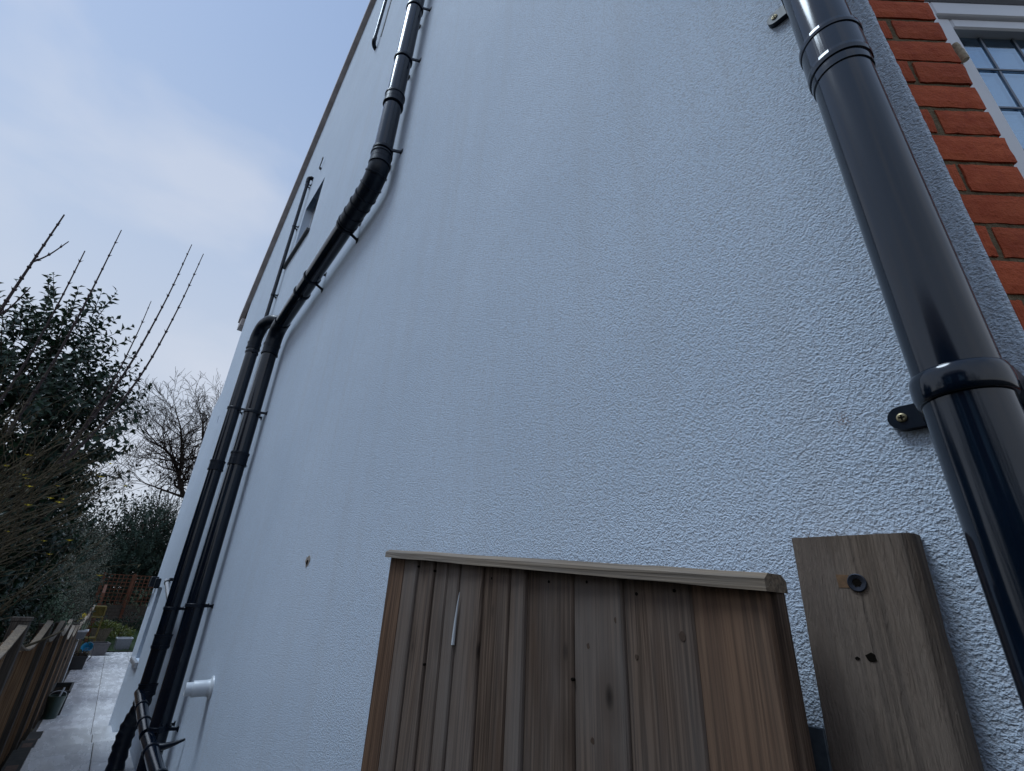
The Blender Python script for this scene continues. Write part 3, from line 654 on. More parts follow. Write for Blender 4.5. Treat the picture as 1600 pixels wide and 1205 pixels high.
# capping rail, bevelled
c0, c1 = Vector((-1.632, 0, gz(-1.632))), Vector((-0.349, 0, gz(-0.349))); cy0, cy1 = -0.158, -0.086
def capring(p): return [p + Vector((0, cy0, 0)), p + Vector((0, cy0, .017)), p + Vector((0, cy0 + .014, .026)), p + Vector((0, cy1 - .014, .026)), p + Vector((0, cy1, .017)), p + Vector((0, cy1, 0))]
b = MB(); rings = []
for i in range(15):
    t = i / 14; p = c0.lerp(c1, t) + Vector((0, random.uniform(-.0008, .0008), random.uniform(-.001, .001) + .002)); rings.append(capring(p))
for i in range(14):
    for j in range(6): b.face([rings[i][j], rings[i][(j + 1) % 6], rings[i + 1][(j + 1) % 6], rings[i + 1][j]])
b.face(rings[0]); b.face(rings[-1]); cap = b.build('capping_rail', CAPW, gate)
# make the grain run along the rail: its local Z follows the rail
dirv = (c1 - c0).normalized(); nrm = Vector((-dirv.z, 0, dirv.x)); MR = Matrix.Translation(c0) @ Matrix(((0, nrm.x, dirv.x, 0), (-1, 0, 0, 0), (0, nrm.z, dirv.z, 0), (0, 0, 0, 1)))
cap.data.transform(MR.inverted()); cap.matrix_world = MR
# nails, knots that stand out, white paint drip
for (x, z) in ((-.516, 2.037), (-.721, 2.052), (-.833, 2.053), (-1.221, 2.075), (-1.132, 2.072), (-1.044, 2.062), (-.933, 2.058), (-.599, 2.031), (-1.325, 2.085), (-1.425, 2.10), (-1.329, 1.842), (-.761, 1.875), (-1.10, 1.60), (-.70, 1.56)):
    m = MB(); yb = next((GY - .002 + .006 * (1 - (x - edges[q]) / (edges[q + 1] - edges[q])) for q in range(len(edges) - 1) if edges[q] <= x <= edges[q + 1]), GY)
    m.lathe((x, yb + .0065, z), (0, -1, 0), [(-.002, .003), (.0070, .003), (.0074, .0018), (.0074, .0001)], 10); m.build('nail', DARK, gate)
for (x, z, rr) in ((-0.647, 1.985, 0.0042), (-0.508, 1.967, 0.006), (-0.72, 1.936, 0.0042), (-0.607, 1.928, 0.0036), (-0.714, 1.785, 0.0048), (-0.6, 1.7, 0.006), (-1.42, 1.7, 0.0048), (-1, 1.78, 0.0042)):
    ky = next((GY - .002 + .006 * (1 - (x - edges[q]) / (edges[q + 1] - edges[q])) for q in range(len(edges) - 1) if edges[q] <= x <= edges[q + 1]), GY) - .0004
    m = MB(); pts = [(x + math.cos(t) * rr * random.uniform(.75, 1.2), ky, z + math.sin(t) * rr * 1.25 * random.uniform(.75, 1.2)) for t in [i * 2 * math.pi / 11 for i in range(11)]]
    m.prism(pts, (0, .014, 0)); m.build('knot', m_plain('knot', (0.06, 0.034, 0.02), 0.7, sc=200) if 'knot' not in bpy.data.materials else bpy.data.materials['knot'], gate)
m = MB(); pts = []
for i in range(13):
    t = i / 12; pts.append((-1.177 - .011 * t - .002 * math.sin(t * 3), GY - .0035, 2.028 - .127 * t))
m.tube(pts, [.0006 + .0042 * (i / 12) ** 0.7 for i in range(13)], 8); m.build('paint_drip', PVCW, gate)

# timber plank screwed to the wall
pl = thing('wall_plank', 'rough sawn timber plank screwed upright to the wall, left of the large downpipe', 'plank')
prof = [(0, 0), (.150, 0), (.160, .006), (.163, .014), (.163, .038), (0, .038)]
b = MB(); NZ = 40; H = 1.705; rings = []
for i in range(NZ + 1):
    zz = H * i / NZ
    rings.append([Vector((x + (random.uniform(-.0012, .0012) if x > .1 else random.uniform(-.0006, .0006)), y, zz)) for x, y in prof])
for i in range(NZ):
    for j in range(6): b.face([rings[i][j], rings[i][(j + 1) % 6], rings[i + 1][(j + 1) % 6], rings[i + 1][j]])
b.face(rings[0]); b.face(rings[-1]); po = b.build('plank', POSTW, pl); po.location = (-0.378, -0.040, 0.42); po.rotation_euler = (0, R_(1.05), 0)
def screw_big(x, z, parent):
    m = MB(); m.lathe((x, -0.0415, z), (0, -1, 0), [(-.004, .0128), (.0012, .0126), (.0016, .0115), (.0006, .0058), (-.003, .0055), (-.003, .0001)], 28); m.build('screw', STEEL, parent)
    m = MB(); pts = []
    for i in range(12): rr = .0066 if i % 2 == 0 else .0042; pts.append((x + math.cos(i * math.pi / 6) * rr, -.0430, z + math.sin(i * math.pi / 6) * rr))
    m.prism(pts, (0, .0006, 0)); m.build('screw_socket', DARK, parent)
screw_big(-0.2665, 2.055, pl)
m = MB(); m.prism([(-.292, -.0405, 2.048), (-.278, -.0405, 2.048), (-.276, -.0405, 2.066), (-.293, -.0405, 2.067)], (0, .002, 0)); m.build('torn_fibre', m_plain('torn_wood', (0.18, 0.10, 0.05), 0.9, sc=150), pl)
for (x, z, rr) in ((-.271, 1.957, .006), (-.289, 1.954, .0025)):
    m = MB(); m.prism([(x + math.cos(t) * rr * random.uniform(.8, 1.5), -.0408, z + math.sin(t) * rr * random.uniform(.7, 1.1)) for t in [i * .7 for i in range(9)]], (0, .002, 0)); m.build('nail_hole', DARK, pl)
for (x, dx) in ((-.325, .002), (-.281, -.001), (-.322, -.003)):
    m = MB(); m.tube([(x, -.03, 2.118), (x + dx, -.03, 2.128), (x + dx * 3, -.032, 2.134)], .0005, 5); m.build('wood_splinter', POSTW, pl)
m = MB(); m.box((-.368, -.062, 1.2), (-.345, -.056, 1.862), .001); tag(m.build('steel_strap', m_plain('blue_grey_steel', (0.10, 0.12, 0.14), 0.5, 0.6, sc=60)), 'narrow grey steel strap standing between the gate and the rough plank', 'strap')

# ================================================================== BOUNDARY FENCE
FZ = R_(90)
fboard = MB(); fboard.prism([(0, 0, 0), (0.122, .008, 0), (0.122, .012, 0), (0, .018, 0)], (0, 0, 1.0)); fbm = fboard.mesh('board', FENCEW)
posts = [(1.0, 1.8), (2.9, 1.8), (4.62, 1.80), (6.62, 1.66), (8.5, 1.58), (10.32, 1.53), (12.0, 1.36), (13.75, 1.30), (15.5, 1.30), (17.3, 1.30), (19.2, 1.34), (21.3, 1.46)]
tops = [1.72, 1.70, 1.63, 1.54, 1.47, 1.30, 1.22, 1.22, 1.24, 1.27, 1.40]
lows = [0.33, 0.33, 0.33, 0.31, 0.2, 0.05, -.02, -.02, -.02, -.02, -.02]
fence = thing('boundary_fence', 'weathered timber board fence with dark posts running along the left of the alley', 'fence')
for i in range(len(posts)):
    u, t = posts[i]
    pm = MB(); pm.box((-.045, -.045, -.3), (.045, .045, t - .025), .004); pm.prism([(-.05, -.05, t - .025), (.05, -.05, t - .025), (.05, .05, t - .025), (-.05, .05, t - .025)], (0, 0, .02))
    o = pm.build('post', FPOSTW); o.location = fp(u, -.02); o.rotation_euler = (0, 0, math.atan2(FD.y, FD.x))
    o.parent = fence
for i in range(len(posts) - 1):
    u0, u1 = posts[i][0] + .05, posts[i + 1][0] - .05
    p = link('panel', None, fence)
    n = int((u1 - u0) / 0.105); sw = (u1 - u0) / n
    def topz(f): return tops[i] - 0.10 * math.sin(math.pi * f) + 0.07 * max(0, f - .45) ** 1.0
    for k in range(n):
        f = (k + .5) / n; hz = topz(f) - lows[i]
        o = link('board', fbm, p); o.scale = (sw / .116, 1, hz); o.location = fp(u0 + k * sw, -.012 + random.uniform(-.003, .003), lows[i]); o.rotation_euler = (0, random.uniform(-.004, .004), math.atan2(FD.y, FD.x))
    cpm = MB(); rr = []
    for k in range(9):
        f = k / 8; q = fp(u0 + (u1 - u0) * f, 0, topz(f) + .001); rr.append([q + FN * -.022, q + FN * .022, q + FN * .022 + UP * .012, q + FN * -.022 + UP * .016])
    for k in range(8):
        for j in range(4): cpm.face([rr[k][j], rr[k][(j + 1) % 4], rr[k + 1][(j + 1) % 4], rr[k + 1][j]])
    cpm.face(rr[0]); cpm.face(rr[-1]); cpm.build('capping', CAPW, p)
    for zf in (.2, .8):
        rl = MB(); q0, q1 = fp(u0, -.02, lows[i] + (tops[i] - lows[i]) * zf), fp(u1, -.02, lows[i] + (tops[i] - lows[i]) * zf)
        rl.prism([q0, q1, q1 + UP * .07, q0 + UP * .07], FN * -.03); rl.build('rail', FPOSTW, p)
# orange-stained post and raking rail at the end of the run
ep = thing('stair_post', 'orange stained post with raking handrail at the far end of the fence', 'post')
m = MB(); m.box((-24.05, -.36, 0), (-23.95, -.26, 1.75), .004); m.build('post', REDW, ep)
m = MB(); m.prism([(-24.0, -.36, 1.70), (-24.0, -.27, 1.70), (-26.2, -.22, 1.98), (-26.2, -.31, 1.98)], (0, 0, .07)); m.build('handrail', REDW, ep)
m = MB(); m.box((-26.25, -.32, 0.3), (-26.15, -.22, 2.0), .004); m.build('post', REDW, ep)

# far trellis fence over a low brown wall
tr = thing('trellis_fence', 'red brown lattice trellis on posts at the end of the garden', 'trellis')
TX = -27.4; ty0, ty1, tz0, tz1 = -0.36, 3.6, 1.32, 2.46
lat = MB(); lat.box((-.012, 0, -.013), (.012, ty1 - ty0, .013)); lm = lat.mesh('lath', REDW); latv = MB(); latv.box((-.010, -.013, 0), (.010, .013, tz1 - tz0)); lvm = latv.mesh('lath', REDW)
for k in range(9): link('lath', lm, tr, (TX, ty0, tz0 + k * (tz1 - tz0) / 8))
for k in range(27): link('lath', lvm, tr, (TX + .023, ty0 + k * (ty1 - ty0) / 26, tz0))
for y in (ty0 - .05, 0.62, 1.62, 2.62, 3.6):
    m = MB(); m.box((TX - .06, y - .05, .3), (TX + .06, y + .05, 2.52), .004); m.build('post', REDW, tr)
for k in range(7):
    m = MB(); m.box((TX - .02, ty0, .36 + k * .135), (TX + .015, ty1, .36 + k * .135 + .125), .004); m.build('gravel_board', FPOSTW, tr)

# ================================================================== POTS AND PLANTERS
def planter(name, label, cat, cx, cy, w0, d0, w1, d1, h, mat, rot=0.0, z=0.0, rim=None, soil=True, group=None):
    t = thing(name, label, cat, group); t.location = (cx, cy, z); t.rotation_euler = (0, 0, rot)
    m = MB(); th = .018
    o0 = [(-w0 / 2, -d0 / 2, 0), (w0 / 2, -d0 / 2, 0), (w0 / 2, d0 / 2, 0), (-w0 / 2, d0 / 2, 0)]; o1 = [(-w1 / 2, -d1 / 2, h), (w1 / 2, -d1 / 2, h), (w1 / 2, d1 / 2, h), (-w1 / 2, d1 / 2, h)]
    i1 = [(x - math.copysign(th, x), y - math.copysign(th, y), h) for x, y, _ in o1]; i0 = [(x - math.copysign(th, x), y - math.copysign(th, y), .03) for x, y, _ in o0]
    m.face(o0[::-1])
    for A, B in ((o0, o1), (o1, i1), (i1, i0)):
        for k in range(4): m.face([A[k], A[(k + 1) % 4], B[(k + 1) % 4], B[k]])
    m.face(i0); m.build('shell', mat, t)
    m = MB(); e = .012
    for (a, b) in (((-w1 / 2 - e, -d1 / 2 - e), (w1 / 2 + e, -d1 / 2 + .02)), ((-w1 / 2 - e, d1 / 2 - .02), (w1 / 2 + e, d1 / 2 + e)), ((-w1 / 2 - e, -d1 / 2 + .021), (-w1 / 2 + .02, d1 / 2 - .021)), ((w1 / 2 - .02, -d1 / 2 + .021), (w1 / 2 + e, d1 / 2 - .021))): m.box((a[0], a[1], h - .03), (b[0], b[1], h + .006), .003)
    m.build('rim', rim or mat, t)
    if soil:
        m = MB(); m.face([(-w1 / 2 + th, -d1 / 2 + th, h - .06), (w1 / 2 - th, -d1 / 2 + th, h - .06), (w1 / 2 - th, d1 / 2 - th, h - .06), (-w1 / 2 + th, d1 / 2 - th, h - .06)]); m.build('soil', SOIL, t)
    return t
def leaf(mb, p, d, n, ln, wd, fold=.25):
    d = d.normalized(); s = d.cross(n); s = s.normalized() if s.length > 1e-4 else Vector((1, 0, 0)); n = s.cross(d)
    a = p; b = p + d * ln * .45 + s * wd * .5 + n * wd * fold; c = p + d * ln - n * ln * .08; e = p + d * ln * .45 - s * wd * .5 + n * wd * fold; m_ = p + d * ln * .5
    k = len(mb.v); mb.v += [tuple(a), tuple(b), tuple(c), tuple(e), tuple(m_)]; mb.f += [(k, k + 4, k + 1), (k + 4, k + 2, k + 1), (k, k + 3, k + 4), (k + 3, k + 2, k + 4)]; mb.sm += [False] * 4
def rv(s=1.0): return Vector((random.gauss(0, s), random.gauss(0, s), random.gauss(0, s)))
def tuft(name, label, cx, cy, z, rad, hh, n, mat, ln=.1, wd=.03, parent=None):
    mb = MB()
    for k in range(n):
        q = random.uniform(0, 6.28); rr = rad * math.sqrt(random.random()); p = Vector((cx + math.cos(q) * rr, cy + math.sin(q) * rr, z + random.random() * hh * (1 - .5 * rr / rad)))
        leaf(mb, p, Vector((math.cos(q), math.sin(q), random.uniform(.1, 1.2))), UP + rv(.3), ln * random.uniform(.6, 1.2), wd)
    sm = MB()
    for k in range(max(4, n // 30)):
        q = random.uniform(0, 6.28); rr = rad * .8 * random.random(); sm.tube([(cx + math.cos(q) * rr * .3, cy + math.sin(q) * rr * .3, z - .05), (cx + math.cos(q) * rr, cy + math.sin(q) * rr, z + hh * random.uniform(.5, .9))], .006, 5)
    t = tag(link(name, None), label, 'plant'); mb.build('foliage', mat, t, fix=False); sm.build('stems', TWIG, t, fix=False); return t
frot = math.atan2(FD.y, FD.x)
planter('planter', 'black square planter on the paving next to the dark green bucket', 'planter', -12.62, -0.69, .95, .22, 1.0, .26, .35, BLACKP, frot)
planter('planter', 'black trough planter against the fence in front of the blue bowl', 'planter', -18.55, -0.44, .85, .27, .9, .31, .30, BLACKP, frot)
planter('planter', 'dull brown square planter beside the blue bowl at the paving edge', 'planter', -21.75, 0.02, .55, .34, .6, .46, .34, BROWNP, .1)
planter('planter', 'grey square planter with pale rim standing alone at the paving edge', 'planter', -23.0, 0.70, .38, .38, .40, .44, .40, GREYP, .05, rim=RIM)
tuft('potted_plant', 'reddish low plant growing in the black trough planter', -18.5, -.44, .27, .16, .18, 90, m_leaf('rusty_leaf', (0.09, 0.04, 0.02), (0.10, 0.09, 0.03), .6), .08, .03)
# bucket with trowel
bk = thing('bucket', 'dark green round bucket on the paving near the fence', 'bucket'); bk.location = (-11.95, -.72, 0)
m = MB(); m.lathe((0, 0, 0), UP, [(0, .0001), (0, .085), (.30, .115), (.302, .125), (.318, .125), (.318, .108), (.02, .078), (.02, .0001)], 28, False); m.build('shell', GREENP, bk)
m = MB(); m.tube(arc([(0, -.115, .30), (.02, -.09, .36), (.03, 0, .39), (.02, .09, .36), (0, .115, .30)]), .005, 6); m.build('handle', RIM, bk)
tg = thing('trowel', 'pale handled hand tool sticking out of the dark green bucket', 'hand tool'); tg.location = (-11.95, -.72, 0)
m = MB(); m.tube([(.0, .01, .22), (-.06, .05, .42)], .014, 10); m.build('handle', RIM, tg); m = MB(); m.prism([(-.02, 0, .08), (.03, .01, .08), (.02, .02, .24), (-.01, .0, .24)], (0, .003, 0)); m.build('blade', ZINC, tg)
bl = thing('bowl', 'bright blue round plastic bowl tipped on its side', 'bowl'); bl.location = (-20.1, -.33, .36)
m = MB(); m.lathe((0, 0, 0), Vector((.8, -.1, .5)), [(-.13, .0001), (-.13, .08), (-.02, .135), (0, .145), (.004, .14), (-.02, .12), (-.12, .07), (-.12, .0001)], 32, False); m.build('shell', BLUEP, bl)
m = MB(); m.tube(arc([(0.05, .13, .05), (.08, .18, -.08), (.06, .17, -.26), (.0, .12, -.36)]), .012, 8); m.build('handle', BROWNP, bl)
# urn with ivy-ish plant
ur = thing('urn', 'wide ribbed stone coloured basket urn behind the planters', 'urn'); ur.location = (-24.0, .02, 0)
m = MB(); m.lathe((0, 0, 0), UP, [(0, .0001), (0, .17), (.08, .16), (.22, .19), (.58, .29), (.60, .31), (.64, .31), (.64, .27), (.5, .24), (.5, .0001)], 30, False); m.build('body', TERRA, ur)
for k in range(26):
    q = k * 2 * math.pi / 26; m = MB(); m.tube([(math.cos(q) * .192, math.sin(q) * .192, .22), (math.cos(q) * .29, math.sin(q) * .29, .585)], .011, 6); m.build('rib', TERRA, ur)
tuft('potted_plant', 'yellow green leafy plant spilling from the wide ribbed urn', -24.0, .08, .60, .42, .30, 420, LIME, .11, .05)
tuft('low_shrub', 'lime green low shrub on the lawn right of the urn', -25.0, .62, .25, .45, .5, 420, LIME, .11, .05)
tuft('low_shrub', 'dark low shrub in front of the trellis boards', -26.6, 1.0, .45, .7, .6, 500, DULL, .12, .05)
# mossy yellow shelf unit by the fence end
ys = thing('plant_shelf', 'mossy yellow wooden plant shelf at the far end of the fence', 'shelf')
for (z0, z1) in ((1.02, 1.06), (1.34, 1.38), (.40, .44)): m = MB(); m.box((-22.9, -.46, z0), (-22.4, -.12, z1), .004); m.build('shelf_board', YELLOWW, ys)
for (x, y) in ((-22.9, -.46), (-22.42, -.46), (-22.9, -.14), (-22.42, -.14)): m = MB(); m.box((x, y, 0), (x + .03, y + .03, 1.338)); m.build('leg', YELLOWW, ys)
m = MB(); m.box((-22.915, -.46, 1.06), (-22.9, -.12, 1.33)); m.build('back_board', YELLOWW, ys)
# planter on the fence with daffodils
pp = planter('planter', 'grey box planter on a pale pole in front of the fence, below yellow flowers', 'planter', -15.5, -.65, .26, .14, .32, .19, .17, GREYP, frot, .90, rim=RIM)
m = MB(); m.tube([(0, .02, -.90), (0, .02, 0.0)], .012, 8); m.build('pole', RIM, pp)
df = thing('daffodil', 'yellow daffodil flowers with green blades in the grey box planter', 'flower')
m = MB()
for k in range(16):
    q = random.uniform(0, 6.28); b0 = Vector((-15.5 + random.uniform(-.1, .1), -.67 + random.uniform(-.05, .05), 1.02)); leaf(m, b0, Vector((math.cos(q) * .3, math.sin(q) * .3, 1)), Vector((math.cos(q), math.sin(q), 0)), random.uniform(.2, .32), .02, .1)
m.build('blades', VARG, df, fix=False)
for (x, y, z) in ((-15.5, -.75, 1.32), (-15.46, -.73, 1.38), (-15.55, -.77, 1.27)):
    m = MB(); n = Vector((.9, -.1, .2)).normalized(); a, b_ = frame(n)
    for k in range(6): q = k * math.pi / 3; leaf(m, Vector((x, y, z)), a * math.cos(q) + b_ * math.sin(q), n, .05, .036, .05)
    m.lathe((x, y, z), n, [(0, .012), (.03, .018)], 10); m.tube([(x, y, z), (x + .0, y + .04, 1.02)], .004, 5); m.build('flower', YELLOWF, df, fix=False)

# ================================================================== TREES AND SHRUBS
def grow(mb, p, d, ln, rad, depth, spread, rng, tips=None, seg=5, up=.15, wob=.16, kids=(2, 4), minr=.004, shrink=.66):
    n = 4; pts = [p.copy()]; rs = [rad]; q = p.copy(); dd = d.normalized()
    for k in range(n):
        dd = (dd + Vector((rng.gauss(0, wob), rng.gauss(0, wob), rng.gauss(0, wob) + up * .3))).normalized(); q = q + dd * ln / n; pts.append(q.copy()); rs.append(max(minr, rad * (1 - .42 * (k + 1) / n)))
    mb.tube(pts, rs, seg if depth > 1 else (4 if depth else 3), caps=False)
    if depth == 0:
        if tips is not None: tips.append((q.copy(), dd.copy()))
        return
    for k in range(rng.randint(*kids)):
        f = rng.uniform(.35, 1.0); i = min(n - 1, int(f * n)); b = pts[i].lerp(pts[i + 1], f * n - i) if i < n else pts[-1]
        ax = Vector((rng.gauss(0, 1), rng.gauss(0, 1), rng.gauss(0, 1))); ax = (ax - dd * ax.dot(dd)).normalized()
        nd = (dd + ax * rng.uniform(.5, 1.0) * spread + Vector((0, 0, up))).normalized()
        grow(mb, b, nd, ln * rng.uniform(.55, .85), max(minr, rs[i] * shrink), depth - 1, spread, rng, tips, seg, up, wob, kids, minr, shrink)
    grow(mb, q, dd, ln * .72, rs[-1], depth - 1, spread, rng, tips, seg, up, wob, kids, minr, shrink)

def leafy(name, label, base, crowns, nshoot, mat, ln, wd, lps=14, slen=.55, cat='tree', stemmat=BARK, trunk_r=.08, sharp=1.0, group=None, seed=1, upb=.7):
    rng = random.Random(seed); t = thing(name, label, cat, group); mb = MB(); st = MB(); base = Vector(base)
    vols = [c[1][0] * c[1][1] * c[1][2] for c in crowns]; tot = sum(vols)
    for (c, rad), v in zip(crowns, vols):
        c = Vector(c); m1 = base.lerp(c, .5) + Vector((rng.uniform(-.2, .2), rng.uniform(-.2, .2), 0)); st.tube([base, m1, c, c + Vector((0, 0, rad[2] * .5))], [trunk_r, trunk_r * .75, trunk_r * .45, trunk_r * .15], 8, caps=False)
        for k in range(int(nshoot * v / tot)):
            u = Vector((rng.gauss(0, 1), rng.gauss(0, 1), rng.gauss(0, 1))).normalized(); rr = (.35 + .65 * rng.random() ** .6)
            p = c + Vector((u.x * rad[0], u.y * rad[1], u.z * rad[2])) * rr
            d = (u * .8 + Vector((0, 0, upb)) + Vector((rng.gauss(0, .3), rng.gauss(0, .3), rng.gauss(0, .2)))).normalized(); sl = slen * rng.uniform(.55, 1.2)
            e = p + d * sl; mid = p.lerp(e, .5) + Vector((0, 0, -.03 * sl)); st.tube([p, mid, e], [.006, .0045, .002], 3, caps=False)
            for j in range(lps):
                f = (j + .6) / lps; q = p.lerp(e, f); an = j * 2.4 + rng.uniform(-.5, .5); a, b = frame(d); side = a * math.cos(an) + b * math.sin(an)
                ld = (side * 1.0 + d * .55 + Vector((0, 0, rng.uniform(-.25, .2)))); leaf(mb, q, ld, (d + side * -.3 + Vector((rng.gauss(0, .25), rng.gauss(0, .25), rng.gauss(0, .25)))), ln * rng.uniform(.65, 1.15) * (1 - .35 * f), wd * rng.uniform(.7, 1.1))
    mb.build('crown', mat, t, fix=False); st.build('trunk', stemmat, t, fix=False); return t
# big laurel over the fence
leafy('laurel_tree', 'tall dark glossy evergreen laurel rising above the left fence', (-8.2, -2.9, -.1),
      [((-8.1, -2.75, 2.4), (1.5, 1.35, 1.9)), ((-8.0, -2.25, 3.9), (.9, .95, 1.0)), ((-8.0, -2.15, 4.75), (.45, .48, .65)), ((-7.9, -1.65, 3.55), (.6, .45, .95)), ((-6.9, -2.6, 1.9), (1.0, 1.1, 1.4)), ((-9.3, -2.1, 2.0), (.9, .75, 1.4)), ((-8.0, -3.6, 3.6), (1.0, 1.0, 1.2))],
      3400, LAUREL, .135, .062, 12, .5, trunk_r=.035, seed=3)
# forsythia in front: thin olive stems, a few yellow flowers, and tall straight shoots
fs = thing('forsythia_bush', 'twiggy olive brown bush with tall bare shoots and sparse yellow flowers at the left', 'bush')
rng = random.Random(5); mb = MB(); tips = []
for k in range(46):
    b = Vector((-5.1 + rng.uniform(-.5, .5), -2.15 + rng.uniform(-.35, .35), rng.uniform(.9, 1.7))); d = Vector((rng.uniform(-.35, .2), rng.uniform(-.15, .75), 1.0))
    grow(mb, b, d, rng.uniform(.55, 1.0), rng.uniform(.008, .013), 2, .7, rng, tips, 5, .1, .12, (2, 4), .0022, .62)
mb.build('stems', TWIGO, fs, fix=False)
mb = MB()
for (p, d) in tips:
    for j in range(3):
        if rng.random() < .55: leaf(mb, p - d * rng.uniform(0, .25) + Vector((rng.gauss(0, .015), rng.gauss(0, .015), rng.gauss(0, .015))), d + Vector((rng.gauss(0, .7), rng.gauss(0, .7), rng.gauss(0, .7))), UP, rng.uniform(.02, .045), .014)
mb.build('dead_leaves', BUDS, fs, fix=False)
mb = MB()
for k in range(60):
    p, d = rng.choice(tips)
    if p.z > 3.0: continue
    for j in range(4): q = j * 1.57; leaf(mb, p, Vector((math.cos(q), math.sin(q), .5)), UP, .028, .014)
mb.build('flowers', YELLOWF, fs, fix=False)
def shoot(pts, r0, r1, mat=TWIG, parent=fs, nod=.11):
    r0 *= 1.12; r1 *= 1.12; m = MB(); P = arc(pts, 5); n = len(P); m.tube(P, [r0 + (r1 - r0) * i / (n - 1) for i in range(n)], 6)
    s = 0; acc = 0
    for i in range(n - 1):
        sg = (P[i + 1] - P[i]).length; acc += sg
        if acc > nod * rng.uniform(.6, 1.3):
            acc = 0; rad = r0 + (r1 - r0) * i / (n - 1); d = (P[i + 1] - P[i]).normalized(); m.lathe(P[i], d, [(-.012, rad), (-.004, rad * 1.7), (.006, rad * 1.6), (.016, rad)], 6)
            for sgn in (-1, 1):
                a, b = frame(d); q = rng.uniform(0, 6.28); sd_ = (a * math.cos(q) + b * math.sin(q)) * sgn; m.tube([P[i] + sd_ * rad, P[i] + sd_ * (rad + rng.uniform(.006, .02)) + d * .022], [.0045, .001], 4)
    m.build('shoot', mat, parent, fix=False)
def S(x, *pts): return [Vector((x + i * .0, y, z)) for i, (y, z) in enumerate(pts)]
shoot(S(-6, (-2.32, 3.2), (-2.305, 4.1), (-2.28, 4.8), (-2.25, 5.5)), .017, .006)
shoot(S(-6, (-2.285, 4.85), (-2.20, 5.0), (-2.12, 5.22)), .008, .004); shoot(S(-6, (-2.31, 4.20), (-2.25, 4.35), (-2.20, 4.60)), .008, .004)
shoot(S(-6, (-2.02, 3.2), (-1.975, 3.85), (-1.965, 4.5), (-1.975, 5.18)), .011, .0045)
shoot(S(-6, (-1.86, 3.2), (-1.80, 3.9), (-1.785, 4.7), (-1.79, 5.58)), .014, .004)
shoot(S(-6, (-1.42, 3.2), (-1.33, 3.8), (-1.30, 4.4), (-1.30, 4.87)), .009, .003)
shoot(S(-6, (-1.46, 3.0), (-1.33, 3.6), (-1.24, 4.2), (-1.18, 5.0), (-1.16, 5.75)), .014, .004)
shoot(S(-6, (-1.42, 3.0), (-1.25, 3.5), (-1.12, 4.1), (-1.05, 4.9), (-1.02, 5.69)), .013, .004)
# arching branch over the near fence panel
bb_ = MB(); bb_.tube(arc([(-4.7, -1.33, 1.50), (-4.85, -1.26, 1.535), (-5.0, -1.20, 1.56), (-5.1, -1.08, 1.61), (-5.15, -0.99, 1.66), (-5.3, -.95, 1.68)]), [.014 - .0003 * i for i in range(31)], 7); tag(bb_.build('fallen_branch', TWIGO), 'thin bare branch arching across the near fence panels', 'branch')
# shrubs behind the fence
leafy('grey_shrub', 'grey green flowering shrub behind the fence right of the laurel', (-14.5, -1.6, 0), [((-14.3, -1.25, 2.35), (.7, .5, .75)), ((-14.3, -1.4, 1.3), (.9, .6, .9))], 420, GREYG, .085, .03, 14, .35, 'shrub', trunk_r=.04, seed=8)
leafy('variegated_shrub', 'small pale variegated shrub just behind the fence top', (-9.6, -1.35, 0), [((-9.5, -1.2, 1.62), (.28, .20, .30))], 70, VARG, .06, .026, 14, .2, 'shrub', trunk_r=.02, seed=9)
leafy('dark_shrub', 'dark evergreen shrub filling the shade behind the middle fence panels', (-12.3, -1.9, 0), [((-12.2, -1.75, 1.3), (1.0, .6, 1.2)), ((-11.0, -2.3, 2.2), (1.0, .9, 1.6))], 420, DULL, .10, .04, 13, .45, 'shrub', seed=10)
leafy('dark_shrub', 'dark evergreen shrub behind the far fence panels beside the trellis', (-20.0, -1.6, 0), [((-20.0, -1.35, 1.8), (1.6, .8, 1.7)), ((-24.0, -1.8, 2.2), (1.6, 1.1, 2.0))], 520, DULL, .13, .055, 13, .6, 'shrub', seed=11)
leafy('climber', 'sparse green climber with pale leaves on the trellis', (-27.2, 1.2, .3), [((-27.25, 1.25, 1.5), (.15, .6, .4)), ((-27.25, .3, 1.5), (.1, .3, .25))], 60, VARG, .07, .03, 9, .25, 'plant', trunk_r=.02, seed=12)
# woodland edge beyond the garden
leafy('evergreen_tree', 'dense blue green evergreen tree beyond the trellis', (-32, .6, 0), [((-32, .5, 4.2), (1.9, 1.3, 1.9)), ((-32, .9, 2.6), (2.2, 1.6, 1.8)), ((-31.5, 2.6, 3.4), (1.6, 1.5, 2.2))], 800, DULL, .20, .10, 14, .9, 'tree', trunk_r=.14, seed=13)
leafy('evergreen_tree', 'dark evergreen tree half hidden behind the laurel', (-27, -3.4, 0), [((-27, -3.2, 4.0), (2.2, 1.8, 2.6)), ((-26, -2.4, 2.2), (1.8, 1.2, 1.8))], 620, DULL, .18, .085, 14, .8, 'tree', trunk_r=.14, seed=14)
th = MB(); rng = random.Random(21); tips = []
for k in range(90):
    x = rng.uniform(-46, -34); b = Vector((x, rng.uniform(-6, 6) + (x + 38) * -.05, 0)); grow(th, b, Vector((rng.gauss(0, .15), rng.gauss(0, .15), 1)), rng.uniform(2.0, 3.2), rng.uniform(.035, .07), 3, .8, rng, tips, 4, .2, .14, (2, 3), .011, .6)
mbk = MB()
for (p, d) in tips:
    if rng.random() < .5: leaf(mbk, p, d + rv(.5), UP, .12, .06)
th.v += []; n0 = len(th.v); th.v += mbk.v; th.f += [tuple(n0 + i for i in f) for f in mbk.f]; th.sm += mbk.sm
struct(th.build('thicket', OAKB, fix=False), 'stuff', 'tangle of bare woodland branches beyond the garden')
hd = MB(); rng = random.Random(22)
